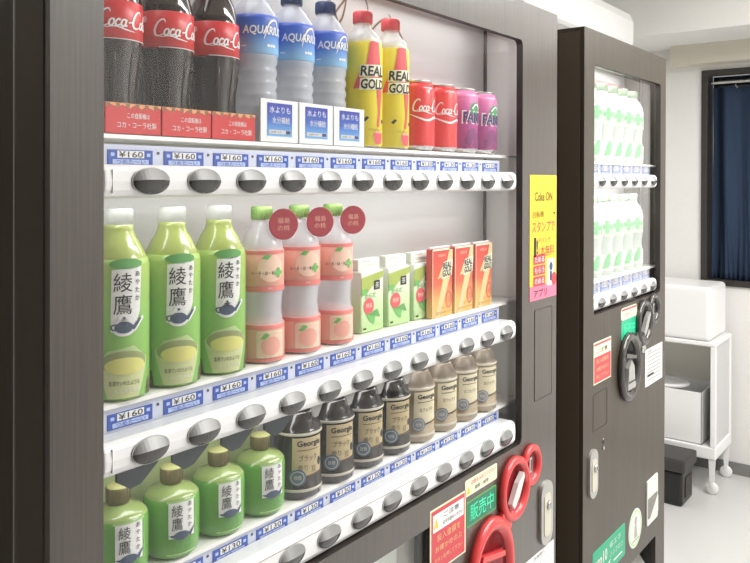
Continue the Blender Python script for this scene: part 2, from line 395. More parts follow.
def make_tea():
    r = empty('green_tea_bottle', (0, 0, 0), '', 'bottle')
    P = [(.028, 0, tea), (.032, .005, tea), (.0335, .02, tea), (.0335, .06, tea), (.0325, .064, tea), (.0335, .068, tea)]
    for i in range(4): z = .078+i*.018; P += [(.0335, z, tea), (.0322, z+.004, tea), (.0335, z+.008, tea)]
    P += [(.0335, .146, tea), (.031, .160, tea_y), (.024, .175, tea_y), (.0185, .184, tea_y), (.0165, .191, tea_y), (.0165, .196, tea_y)]
    b = B(); b.lathe(P, 40); b.build('body', r)
    rf = prof_r(P)
    b = B(); rs = lambda z: max(rf(z), .0325 if z < .15 else 0)+.0006
    mp = cyl(rs, .0003); mp2 = cyl(rs, .0009); mp3 = cyl(rs, .0014)
    # green sleeve: a thin curved sheet around the front
    b.lathe([(.0342, .003, tea_label), (.0345, .004, tea_label), (.0345, .150, tea_label), (.0328, .158, tea_label), (.0322, .158, tea_label)], 40)
    mp = cyl(.0345, .0004); mp2 = cyl(.0345, .0008); mp3 = cyl(.0345, .0012)
    b.decal([poly(ell(.004, .1535, .019, .006))], 'tea_leaf_dark', mp, .003)
    b.decal([poly([(-.013, .078), (.012, .078), (.020, .10), (.022, .150), (-.012, .147), (-.013, .10)])], wht, mp, .003)
    b.decal(txt('綾', .0, .133, .021, .020), ink, mp2, .003); b.decal(txt('鷹', .0, .1085, .022, .020), ink, mp2, .003)
    b.decal(vtxt('あやたか', .0165, .142, .006, .0055, 1.5), ink, mp2, .003)
    b.decal(txt('・', .0, .089, .002), 'print_red', mp2, .003)
    teapot(b, .001, .083, .0105, mp3, cyl(.0345, .0016))
    b.decal([poly([(-.027, .045), (-.026, .036), (-.017, .004), (.019, .004), (.030, .036), (.031, .046), (.012, .062), (-.016, .057)])], mat('cup_rim', (.50, .66, .30), .5), mp, .003)
    b.decal([poly([(-.0245, .040), (-.015, .004), (.017, .004), (.028, .040)])], 'cup_cream', mp2, .003)
    b.decal([poly(ell(.002, .044, .0265, .0125))], 'cup_shade', mp3, .003)
    b.decal([poly(ell(.003, .040, .0225, .0095))], 'cup_tea', cyl(.0345, .0016), .003)
    b.decal(txt('急須でいれたような', .002, .021, .0055, .034), ink, mp3, .003); b.decal(txt('にごりの旨み', .006, .013, .0045, .028), wht, mp3, .003)
    for sx in (-.034, .036): b.decal([poly([(sx-.006, .003), (sx+.006, .003), (sx+.002, .022), (sx-.003, .018)])], mat('tea_brown', (.10, .10, .04), .5), mp, .003)
    b.build('label', r, 'green printed sleeve with white panel, teapot and tea cup')
    b = B(); b.lathe([(.0165, .1962, mat('pale_cap', (.72, .74, .70), .4, alpha=.35)), (.0168, .212, 'pale_cap'), (.015, .2145, 'pale_cap')], 28); b.build('cap', r, 'pale milky cap')
    return r
peach = mat('peach_label', (.86, .42, .33), .4)
mat('peach_pale', (.90, .62, .48), .5); mat('leaf_green', (.16, .50, .12), .45); mat('peach_deep', (.80, .22, .20), .45); mat('disc_red', (.40, .03, .05), .5)
def clover(cx, cz, s, n=40):
    return poly([(cx+s*(.35+.75*abs(cos(2*a))**.6)*cos(a), cz+s*(.35+.75*abs(cos(2*a))**.6)*sin(a)) for a in [2*pi*k/n for k in range(n)]])
def make_peach():
    r = empty('peach_water_bottle', (0, 0, 0), '', 'bottle')
    P = [(.028, 0, clear), (.0305, .004, clear), (.0305, .052, clear), (.0285, .058, clear), (.0272, .072, clear), (.0285, .088, clear), (.0298, .096, clear), (.0298, .152, clear), (.0285, .160, clear), (.022, .175, clear), (.0145, .186, clear), (.013, .193, clear)]
    b = B(); b.lathe(P, 36); b.build('body', r)
    b = B(); b.lathe([(.0302, .097, peach), (.0308, .0975, peach), (.0308, .1515, peach), (.0302, .152, peach)], 40)
    mp = cyl(.0308, .0004); mp2 = cyl(.0308, .0008)
    b.decal([poly(ell(.002, .128, .020, .018))], 'peach_pale', mp, .003)
    b.decal([rect(-.045, .045, .097, .104), rect(-.045, .045, .147, .152)], 'peach_deep', mp, .003)
    b.decal([poly([(-.012, .142), (-.006, .147), (.002, .146), (-.004, .140)])], 'leaf_green', mp2, .003)
    b.decal([clover(.0125, .122, .0065)], 'leaf_green', cyl(.0308, .0012), .003)
    b.decal(txt('い・ろ・は・す', -.010, .122, .0052, .030), ink, mp2, .003); b.decal(txt('もも', .0, .1015, .003), wht, mp2, .003)
    b.build('upper_label', r, 'peach coloured wrap label with a green clover')
    b = B(); b.lathe([(.029, .0015, 'peach_deep'), (.0315, .004, peach), (.0315, .046, peach), (.0315, .052, 'peach_deep'), (.0305, .0525, peach)], 40)
    mp = cyl(.0317, .0004); mp2 = cyl(.0317, .0008); mp3 = cyl(.0317, .0012)
    b.decal([poly(rrect(-.019, .022, .008, .044, .003))], 'print_cream' if 'print_cream' in M else wht, mp, .003)
    b.decal([poly(rrect(-.0175, .0205, .0095, .0425, .002))], 'peach_pale', mp2, .003)
    b.decal([poly(ell(.001, .024, .014, .0125))], peach, mp3, .003); b.decal([poly([(-.014, .034), (-.007, .042), (-.001, .039), (-.008, .033)])], 'leaf_green', mp3, .003)
    b.decal([rect(-.045, .045, .0035, .007)], 'peach_deep', mp, .003)
    b.build('lower_label', r, 'peach coloured lower sleeve with a framed fruit picture')
    b = B(); cap(b, .0145, .193, .211, mat('lime_cap', (.27, .46, .12), .45)); b.build('cap', r, 'bright green screw cap')
    b = B(); b.lathe([(.020, -.0006, 'disc_red'), (.0215, -.0006, 'disc_red'), (.0215, .0006, 'disc_red')], 32, c=(.021, -.0265, .187), axis='Y')
    b.decal(txt('福島', .021, .192, .008, .018)+txt('の桃', .021, .182, .008, .018), peach, flat(-.0271, .0003))
    b.tube([(.018, -.026, .190), (.006, -.016, .192), (0, -.0138, .192)], .0007, wht)
    b.build('neck_tag', r, 'round dark red tag hung on the neck')
    return r
mat('carton_white', (.82, .84, .74), .5); mat('carton_green', (.48, .70, .30), .5); mat('olive', (.40, .50, .10), .5)
def make_green_carton():
    r = empty('green_tea_carton', (0, 0, 0), '', 'carton'); b = B()
    g = grad_mat('carton_green_print', [(0, (.45, .66, .32)), (.45, (.62, .80, .45)), (.8, (.82, .86, .72)), (1, (.84, .86, .78))], 0, .1, .45)
    b.box(-.031, .031, -.011, .011, 0, .1, g, .003); f = flat(-.011, .0004); f2 = flat(-.011, .0008); f3 = flat(-.011, .0012)
    b.decal([poly([(-.030, .068), (-.018, .062), (.004, .078), (.030, .088), (.030, .098), (-.030, .090)])], 'olive', f)
    b.decal([poly([(-.030, .060), (-.012, .066), (-.018, .072), (-.030, .070)])], 'leaf_green', f2)
    b.decal([rect(.003, .019, .068, .083)], ink, f2); b.decal(txt('茶', .011, .0755, .010), wht, f3)
    b.decal(txt('からだ', -.007, .060, .0085, .030), 'tea_leaf_dark', f2)
    b.decal([poly(ell(-.011, .043, .0135, .0135))], 'print_pink_red', f2); b.decal(txt('特茶', -.011, .044, .008, .017), 'print_cream', f3)
    b.decal([poly([(-.018, .030), (-.004, .034), (.006, .024), (.003, .012), (-.008, .018)])], 'leaf_green', f2)
    b.decal([poly([(-.014, .030), (.012, .036), (.020, .022), (.006, .026)])], 'tea_leaf_dark', f3)
    b.decal([rect(-.029, .029, .003, .012)], 'carton_green', f); b.decal([rect(-.026, -.018, .006, .009), ], ink, f2)
    b.build('body', r)
    b = B(); b.box(-.028, .030, -.003, .011, .1002, .119, 'carton_white', .002); f = flat(-.003, .0004)
    b.decal([rect(-.018, .004, .114, .1165)], 'interior_grey', f); b.decal(txt('特定保健用食品', 0, .108, .004, .036), 'interior_grey', f)
    b.build('spout_block', r, 'plain white upper block with fine grey print')
    return r
def make_red_carton():
    r = empty('red_energy_carton', (0, 0, 0), '', 'carton'); b = B()
    g = grad_mat('carton_red_print', [(0, (.85, .52, .12)), (.22, (.85, .45, .12)), (.48, (.78, .12, .05)), (1, (.62, .035, .03))], 0, .124, .4)
    b.box(-.034, .034, -.007, .007, 0, .124, g, .0025); f = flat(-.007, .0004); f2 = flat(-.007, .0008); f3 = flat(-.007, .0012)
    b.decal([rect(-.034, .034, .1205, .124)], 'print_cream', f); b.decal([rect(-.034, -.0325, .0, .124)], 'print_cream', f)
    b.decal([poly([(.034, .124), (.034, .09), (-.010, .0), (-.026, .0), (.024, .124)])], 'print_apricot', f)
    b.decal([poly([(-.018, .070), (-.002, .092), (.0, .072)])], 'print_apricot', f2)
    b.decal([poly([(-.004, .068), (.031, .074), (.033, .104), (.0, .098)])], 'print_cream', f2)
    b.decal(txt('REAL', .015, .0925, .0125, .029, shear=.1, rot=.08)+txt('GOLD', .014, .079, .0125, .029, shear=.1, rot=.08), ink, f3)
    b.decal(txt('リアルゴールド', -.004, .112, .006, .026), 'print_cream', f3)
    b.decal([([p for p in ell(.020, .030, .010, .016)]+[p for p in ell(.020, .030, .0075, .0135)], [(i, (i+1) % 24, 24+(i+1) % 24, 24+i) for i in range(24)])], 'print_pink_red', f3)
    b.decal(txt('滋', .020, .030, .012, .010), 'print_pink_red', f3)
    b.decal(txt('エナジードリンク', .002, .008, .006, .05), ink, f3); b.decal(txt('炭酸', .0, .017, .004), 'print_pink_red', f3)
    b.build('body', r)
    b = B(); b.box(-.033, .033, -.0015, .0015, .1238, .1275, wht, .001); b.build('top_seam', r, 'white folded top seam')
    return r
mat('print_apricot', (.88, .58, .28), .5)
mat('hot_tea_green', (.13, .36, .05), .15, coat=.4); mat('hot_label_green', (.42, .66, .26), .4); mat('olive_cap', (.13, .11, .035), .4); mat('olive_cap_top', (.42, .42, .16), .5); mat('hot_shoulder', (.27, .36, .11), .2, coat=.3)
def make_hot_tea():
    r = empty('small_green_tea_bottle', (0, 0, 0), '', 'bottle'); m = M['hot_tea_green']; h = M['hot_shoulder']
    P = [(.026, 0, m), (.031, .004, m), (.0335, .010, m), (.034, .02, m), (.034, .066, m), (.0325, .072, m), (.027, .077, h), (.016, .081, h), (.012, .084, h)]
    b = B(); b.lathe(P, 40); b.build('body', r)
    b = B(); mp0 = cyl(prof_r(P), .0006); mp = cyl(prof_r(P), .0010); mp2 = cyl(prof_r(P), .0014)
    b.decal([rect(-.012, .026, .007, .072)], 'hot_label_green', mp0, .003)
    b.decal([rect(-.010, .022, .028, .070)], wht, mp, .003)
    b.decal(txt('綾', .0, .0605, .014, .013)+txt('鷹', .0, .0450, .015, .013)+vtxt('あやたか', .0155, .0665, .0055, .005, 1.5), ink, mp2, .003)
    b.decal(place([poly(ell(0, 0, 1, .55)), poly([(.6, -.1), (1.9, .9), (1.2, -.3)]), poly([(-.6, .2), (-1.6, .1), (-.8, -.3)])], .005, .031, .0095), 'slate_blue', cyl(prof_r(P), .0018), .003)
    b.decal(txt('上煎茶', .008, .022, .007, .024)+txt('すすめの茶葉', .008, .014, .004, .024), 'tea_leaf_dark', mp, .003)
    b.build('label', r, 'pale green label with white panel and dark teapot')
    b = B(); o = M['olive_cap']; t = M['olive_cap_top']; b.lathe([(.0128, .0842, o), (.0135, .086, o), (.0135, .1025, o), (.0112, .104, t), (.001, .1042, t)], 28)
    for k in range(20):
        a = 2*pi*k/20; b.box(-.0006, .0006, -.0140, -.013, .087, .101, o)
        for v in b.bm.verts[-8:]: v.co = Matrix.Rotation(a, 3, 'Z') @ v.co
    b.build('cap', r, 'dark olive screw cap with paler top')
    return r
mat('coffee_black', (.016, .013, .012), .2, coat=.4); mat('kraft', (.52, .42, .24), .55); mat('pale_ring', (.62, .58, .48), .35); mat('slate_dot', (.10, .17, .24), .5); mat('brown_print', (.10, .06, .03), .5)
mat('latte_beige', (.40, .32, .205), .3, coat=.3); mat('latte_label', (.70, .63, .44), .5); mat('taupe', (.19, .15, .105), .35); mat('dot_grey', (.22, .25, .30), .5)
def make_coffee(pale):
    r = empty('latte_bottle' if pale else 'black_coffee_bottle', (0, 0, 0), '', 'bottle')
    m = M['latte_beige'] if pale else M['coffee_black']; sh = M['taupe'] if pale else M['coffee_black']; ring = M['pale_ring']
    P = [(.028, 0, m), (.0325, .004, m), (.0325, .011, m), (.0336, .012, ring), (.0336, .0155, ring), (.0325, .0165, m), (.0322, .088, m), (.0335, .089, ring), (.0335, .0925, ring), (.0322, .0935, m), (.031, .098, sh), (.0265, .108, sh), (.0225, .115, sh), (.0215, .118, sh)]
    b = B(); b.lathe(P, 40); b.build('body', r)
    rr = .0325; mp = cyl(rr, .0005); mp2 = cyl(rr, .0009); mp3 = cyl(rr, .0013); b = B()
    b.decal([poly([(-.021, .028), (.024, .034), (.0245, .086), (-.020, .086)])], 'latte_label' if pale else 'kraft', mp, .003)
    b.decal(txt('Georgia', .004, .077, .0105, .036), ink, mp2, .003)
    b.decal([rect(-.014, .020, .0685, .0695)], 'brown_print', mp2, .003)
    if not pale:
        b.decal(txt('ブラック', .002, .058, .009, .026)+txt('香り', -.006, .045, .008, .014)+txt('豆', .010, .042, .008, .008), 'brown_print', mp2, .003)
        b.decal([poly(ell(.020, .050, .003, .006))], ink, mp2, .003)
    else: b.decal(txt('カフェラテ', .002, .056, .006, .026), 'brown_print', mp2, .003)
    b.decal([poly([(-.021, .028), (.024, .034), (.024, .037), (-.021, .031)])], 'brown_print', mp2, .003)
    b.decal([poly(ell(-.013, .032, .0115))], 'dot_grey' if pale else 'slate_dot', mp3, .003)
    b.decal([(ell(-.013, .032, .009)+ell(-.013, .032, .008), [(i, (i+1) % 24, 24+(i+1) % 24, 24+i) for i in range(24)])]+txt('微糖', -.013, .032, .006, .010), 'pale_ring', cyl(rr, .0017), .003)
    b.decal([rect(.004, .02, .020, .026)], 'pale_ring' if not pale else 'brown_print', mp, .003) if 0 else None
    b.build('label', r, 'cream paper-look label with dark print and a round blue-grey seal')
    b = B(); cap(b, .0215, .1182, .137, sh); b.build('cap', r)
    for c in kids(r): c.data.transform(Matrix.Diagonal((1.06, 1.06, 1.03, 1)))
    return r
mat('leaf_pale', (.18, .62, .25), .5)
def make_water():
    r = empty('water_bottle', (0, 0, 0), '', 'bottle')
    w = mat('frosted_bottle', (.80, .88, .82), .3, alpha=.7)
    P = [(.028, 0, w), (.031, .004, w), (.031, .05, w), (.0285, .058, w), (.0275, .072, w), (.029, .086, w), (.031, .098, w), (.031, .152, w), (.028, .165, w), (.021, .178, w), (.0145, .186, w), (.013, .193, w)]
    b = B(); b.lathe(P, 28); b.build('body', r)
    b = B(); l = mat('water_label', (.82, .90, .80), .5); b.lathe([(.0312, .10, l), (.0316, .1005, l), (.0316, .150, l), (.0312, .1505, l)], 32)
    mp = cyl(.0318, .0004)
    b.decal([clover(.0, .128, .0165)], 'leaf_pale', mp, .004)
    b.decal([stroke([(.016, .11), (.024, .145)], .004)], 'leaf_green', mp, .004)
    b.build('upper_label', r, 'pale label with a large green clover')
    b = B(); b.lathe([(.0312, .012, l), (.0316, .0125, l), (.0316, .052, l), (.0312, .0525, l)], 32)
    b.decal([poly([(-.012, .018), (.004, .020), (.010, .034), (.012, .056), (.002, .058), (-.006, .044)]), poly([(-.024, .03), (-.014, .04), (-.016, .05), (-.026, .05)])], 'leaf_pale', mp, .004)
    b.decal(txt('いろはす', .018, .03, .006, .018), 'leaf_green', mp, .004)
    b.build('lower_label', r, 'pale lower label with green leaf shapes')
    b = B(); cap(b, .0145, .193, .211, mat('mint_cap', (.55, .72, .52), .4), 16); b.build('cap', r, 'green screw cap')
    return r
PITCH = .075
ROW = [FZ, FZ-.294, FZ-.5015]; SH = .048; LIFT = (.005, 0, 0)   # the top shelf board sits a little higher
def shelf_set(maker, row, n0, ds, labels, group, d=.062, x0=0, pitch=PITCH, ang=-24):
    proto = maker()
    for i, lb in enumerate(labels):
        o = proto if i == 0 else copy_tree(proto)
        o.location = (x0+(n0+i)*pitch, d, ROW[row]+SH+LIFT[row]+.0003); o['label'] = lb; o['group'] = group; o.rotation_euler.z = radians(ang+random.uniform(-2.5, 2.5))
# ------------------------------------------------------------------ goods on display in the near machine
def labels3(kind, ends): return [f'{kind} {e}' for e in ends]
shelf_set(make_cola, 0, 0, 3, [
    'dark cola bottle with red label at the far left end of the top shelf',
    'dark cola bottle with red label, middle one of three on the top shelf',
    'dark cola bottle with red label standing next to the blue-labelled drinks'], 'cola bottles on the top shelf', .0720, ang=8)
shelf_set(make_sport, 0, 3, 3, [
    'clear sports drink bottle with blue label beside the dark cola bottles',
    'clear sports drink bottle with blue label between two identical ones',
    'clear sports drink bottle with blue label beside the yellow bottles'], 'blue-labelled bottles on the top shelf', .074)
shelf_set(make_gold, 0, 6, 2, [
    'yellow-sleeved bottle with red cap beside the blue-labelled bottles',
    'yellow-sleeved bottle with red cap beside the red cans'], 'yellow bottles on the top shelf', .060)
shelf_set(make_cola_can, 0, 8, 2, [
    'red cola can with white script beside the yellow bottle',
    'red cola can with white script beside the purple can'], 'red cans on the top shelf', .058, ang=-6)
shelf_set(make_grape_can, 0, 10, 2, [
    'purple grape soda can standing next to the red can',
    'purple grape soda can at the right end of the top shelf'], 'purple cans on the top shelf', .058, ang=2)
shelf_set(make_tea, 1, 0, 3, [
    'tall green tea bottle with teapot label at the left end of the middle shelf',
    'tall green tea bottle with teapot label, middle of the three on the middle shelf',
    'tall green tea bottle with teapot label beside the peach water bottles'], 'tall green tea bottles on the middle shelf', .060)
shelf_set(make_peach, 1, 3, 3, [
    'clear water bottle with peach labels and red neck tag beside the green tea bottle',
    'clear water bottle with peach labels and red neck tag between two like it',
    'clear water bottle with peach labels and red neck tag beside the green cartons'], 'peach-labelled bottles on the middle shelf', .058)
shelf_set(make_green_carton, 1, 6, 3, [
    'pale green tea carton with red circle beside the peach-labelled bottle',
    'pale green tea carton with red circle, middle of three on the middle shelf',
    'pale green tea carton with red circle beside the red cartons'], 'green cartons on the middle shelf', .066, x0=.021, ang=0)
shelf_set(make_red_carton, 1, 9, 3, [
    'red and orange drink carton with black lettering next to the green carton',
    'red and orange drink carton with black lettering, middle of three',
    'red and orange drink carton at the right end of the middle shelf'], 'red cartons on the middle shelf', .046, x0=-.018, ang=0)
shelf_set(make_hot_tea, 2, 0, 4, [
    'small green tea bottle with olive cap at the left end of the bottom shelf',
    'small green tea bottle with olive cap, second from the left on the bottom shelf',
    'small green tea bottle with olive cap, third from the left on the bottom shelf',
    'small green tea bottle with olive cap beside the black coffee bottle'], 'small green tea bottles on the bottom shelf', .060)
shelf_set(lambda: make_coffee(False), 2, 4, 4, [
    'black coffee bottle with cream label beside the small green tea bottles',
    'black coffee bottle with cream label, second in the black row from the left',
    'black coffee bottle with cream label, third in the black row from the left',
    'black coffee bottle with cream label beside the beige bottle'], 'black coffee bottles on the bottom shelf', .060)
shelf_set(lambda: make_coffee(True), 2, 8, 4, [
    'beige latte bottle with cream label beside the black coffee bottle',
    'beige latte bottle with cream label, second beige one from the left',
    'beige latte bottle with cream label, third beige one from the left',
    'beige latte bottle with cream label at the right end of the bottom shelf'], 'beige latte bottles on the bottom shelf', .060)
# small display cards standing in front of the bottles on the top shelf
b = B(); b.box(-.0365, .0365, 0, .003, 0, .034, 'cola_red', .0006)
mat('card_orange', (.80, .36, .14), .5)
b.decal([poly([(-.0365, .034)]+[(-.0365+.073*k/14, .0285+.0035*((k*5) % 3)/2) for k in range(15)]+[(.0365, .034)])], 'card_orange', flat(0))
b.decal([rect(-.036+.0125*k, -.031+.0125*k, .029, .0335) for k in range(6)], mat('card_brown', (.30, .12, .05), .5), flat(0, .0007))
b.decal(txt('この自販機は', .006, .0205, .0065, .030)+txt('コカ・コーラ社製', .004, .010, .0072, .052), wht, flat(0))
card = b.build('cola_display_card')
for i, lb in enumerate(('red display card at the left end of the top shelf, before the first cola bottle', 'red display card in front of the middle cola bottle', 'red display card before the cola bottle nearest the blue-labelled drinks')):
    o = card if i == 0 else card.copy()
    if i: C.objects.link(o)
    o.location = (.002+i*PITCH, .033, ROW[0]+SH+LIFT[0]+.0002); tag(o, lb, 'card', 'red cards on the top shelf')
b = B(); b.box(-.036, .036, 0, .003, 0, .058, wht, .0006)
cb = grad_mat('card_blue', [(0, (.15, .42, .78)), (.5, (.04, .12, .50)), (1, (.03, .05, .40))], .01, .052)
b.decal([rect(-.024, .024, .008, .053)], cb, flat(0))
b.decal(txt('水よりも', 0, .044, .0095, .040)+txt('水分補給', .002, .030, .0095, .034), wht, flat(0, .0008))
b.decal([rect(-.021, .021, .011, .0165)], 'interior_grey', flat(0, .0008)); b.decal([rect(.011, .020, .0115, .016)], 'print_navy', flat(0, .0012)); b.decal(txt('スポーツ', -.008, .0137, .003, .02), ink, flat(0, .0012))
card = b.build('sports_display_card')
for i, lb in enumerate(('white card with blue square beside the red display cards', 'white card with blue square, the middle one of three', 'white card with blue square beside the yellow bottle')):
    o = card if i == 0 else card.copy()
    if i: C.objects.link(o)
    o.location = (.2345+i*PITCH, .033, ROW[0]+SH+LIFT[0]+.0002); tag(o, lb, 'card', 'blue and white cards on the top shelf')
# ------------------------------------------------------------------ vending machines
tagblue = mat('tag_blue', (.03, .085, .42), .45); mat('tag_lilac', (.62, .66, .80), .4); mat('tag_pale', (.45, .56, .85), .5)
mat('button_lens', (.035, .034, .033), .15, coat=.5); mat('button_silver', (.27, .27, .265), .32, .3); mat('rim_grey', (.5, .5, .5), .35); mat('dot_dark', (.05, .05, .08), .5)
mat('lit_green', (.03, .50, .25), .4, emit=.8); mat('unit_red', (.72, .06, .06), .3, coat=.3); mat('deep_red', (.30, .012, .02), .4)
mat('sticker_green', (.02, .45, .24), .4); mat('sticker_pale', (.70, .74, .68), .5); mat('poster_yellow', (.90, .62, .045), .45); mat('poster_red', (.72, .06, .08), .45); mat('poster_pink', (.85, .20, .32), .45); mat('sticker_red', (.66, .07, .09), .45)
mat('grey_plastic', (.20, .19, .17), .4); mat('mid_grey', (.40, .39, .36), .5)
def part(b, name, root, parent=None, label=None, **kw):
    o = b.build(name, parent or root, label, **kw)
    o.data.transform(Matrix.Translation(-root.location)); return o
def inst(o, parent, loc, label=None):
    c = o.copy(); C.objects.link(c); c.parent = parent; c.location = loc
    if label: c['label'] = label
    return c
YF = -.005
def fr(u=0, l=.0004): return flat(YF, l)
def button_mesh(a, h):
    b = B(); n = 36
    b.lathe([(1.05, 0, 'rim_grey'), (1.05, -.0010, 'rim_grey'), (1.01, -.0016, 'rim_grey'), (1.0, -.001, 'rim_grey')], n, axis='Y', sx=a, sz=h)
    def surf(u, v):    # ridged dome: flat facet above, dark facet below the ridge
        rz = .12
        if v > rz: y = -.0015-.0075*(1-(v-rz)/(1-rz))*(1-u*u)**.5
        else: y = -.0015-.0075*((v+1)/(1+rz))**.6*(1-u*u)**.5
        return y
    K = 14; J = 14; grid = {}
    for i in range(K+1):
        u = -cos(pi*i/K)
        w = math.sqrt(max(0, 1-u*u))
        for j in range(J+1):
            v = -1+2*j/J if j != J//2+1 else .12
            vv = v*w
            grid[i, j] = b.bm.verts.new((u*a, surf(u, v), vv*h))
    for i in range(K):
        for j in range(J):
            try:
                f = b.bm.faces.new((grid[i, j], grid[i+1, j], grid[i+1, j+1], grid[i, j+1])); f.material_index = b.mi('button_silver' if j > J//2 else 'button_lens'); f.smooth = False
            except ValueError: pass
    bmesh.ops.remove_doubles(b.bm, verts=b.bm.verts[:], dist=1e-6)
    return b
def tag_mesh(price, w, h):
    b = B(); b.box(-w/2, w/2, 0, .0008, -h/2, h/2, tagblue); f = flat(0, .0003); f2 = flat(0, .0006)
    b.decal([rect(-w*.30, w*.30, -h*.02, h*.44)], wht, f); b.decal(txt(price, 0, h*.21, h*.40, w*.54), ink, f2)
    b.decal([rect(-w*.40, w*.40, -h*.42, -h*.12)], 'tag_pale', f); b.decal(txt('つめた〜い', 0, -h*.27, h*.28, w*.66), tagblue, f2)
    b.decal([rect(-w*.44, -w*.36, h*.08, h*.30), rect(w*.36, w*.44, h*.08, h*.30)], 'tag_pale', f)
    return b
def coin_unit(root, m, inner, c1, c2, c3, r1, r2, r3, lever):
    """three joined rings: coin slot, coin return and note slot"""
    b = B(); y = YF
    def ring(c, rx, rz, t, d, n=40):
        b.lathe([(1, 0, m), (1.0, -d*.7, m), (1-t*.35, -d, m), (1-t*.7, -d*.9, m), (1-t, -d*.35, m), (1-t, -.0006, inner), (.02, -.0006, inner)], n, c=(c[0], y, c[1]), axis='Y', sx=rx, sz=rz)
    ring(c1, r1, r1*1.05, .38, .012); ring(c2, r2, r2*1.08, .30, .014); ring(c3, r3, r3*1.25, .28, .016)
    for p, q, w in ((c1, c2, .014), (c2, c3, .022)):   # bridges between the rings
        d = Vector((q[0]-p[0], q[1]-p[1])); L = d.length; d /= L; nn = Vector((-d.y, d.x)); ra = (r1 if p is c1 else r2)*.78; rb = (r2 if q is c2 else r3)*.86
        a = Vector(p)+d*ra; e = Vector(q)-d*rb
        if (e-a).dot(d) < .012: a -= d*.006; e = a+d*.014
        b.prism([tuple(a+nn*w), tuple(a-nn*w), tuple(e-nn*w*1.2), tuple(e+nn*w*1.2)], m, y-.009, y)
    u = part(b, 'coin_unit', root, label='red moulded coin unit of three joined rings' if m is M['unit_red'] else 'black and chrome moulded coin unit', recalc=True)
    b = B(); b.box(-.006, .006, -.004, 0, -.016, .016, SIL, .002); b.box(-.0012, .0012, -.0046, 0, -.011, .011, BLK)
    part2 = b.build('coin_slot', u, 'silver coin slot plate'); part2.location = (c1[0]-root.location.x, y-.0006, c1[1])
    b = B(); R = Matrix.Rotation(.55, 3, 'Y')
    b.prism([(-.010, -.033), (.004, -.036), (.013, -.010), (.014, .030), (.006, .036), (-.006, .010)], lever, -.014, -.004)
    for v in b.bm.verts: v.co = R @ v.co
    o = b.build('return_lever', u, 'pale diagonal coin return lever', bevel=.0012); o.location = (c2[0]-root.location.x, y, c2[1])
    b = B(); k = r3/.083
    b.prism([(x*k, z*k) for x, z in ((-.045, -.07), (.045, -.07), (.05, .03), (-.035, .045))], inner, -.004, 0)
    b.prism([(x*k, z*k) for x, z in ((-.035, -.065), (.028, -.065), (.02, .0), (-.005, .022), (-.026, .0))], lever, -.014, -.004)
    b.prism([(x*k, z*k) for x, z in ((-.042, .035), (.045, .018), (.045, .028), (-.038, .046))], m, -.012, -.004)
    b.box(-.028*k, .022*k, -.0152, -.0138, -.045*k, -.040*k, BLK)
    o = b.build('note_slot', u, 'pale note slot in the largest ring', bevel=.001); o.location = (c3[0]-root.location.x, y, c3[1])
    return u
def lock_plate(root, cx, cz, w, h):
    b = B(); b.prism([(cx+x, cz+z) for x, z in rrect(-w/2, w/2, -h/2, h/2, w*.48, 8)], SAT, YF-.006, YF)
    o = part(b, 'lock_handle', root, label='satin metal lock handle', bevel=.0015)
    b = B(); b.prism([(cx+x, cz+z) for x, z in rrect(-w*.28, w*.28, -h*.36, h*.30, w*.2, 6)], 'pale_ring', YF-.0075, YF-.006)
    b.lathe([(.009, 0, SIL), (.009, -.004, SIL), (.007, -.005, SIL), (.001, -.005, SIL)], 20, c=(cx+.003, YF-.0075, cz+h*.12), axis='Y')
    b.box(cx+.002, cx+.004, YF-.0128, YF-.0124, cz+h*.12-.005, cz+h*.12+.005, BLK)
    part(b, 'lock_cylinder', root, o)
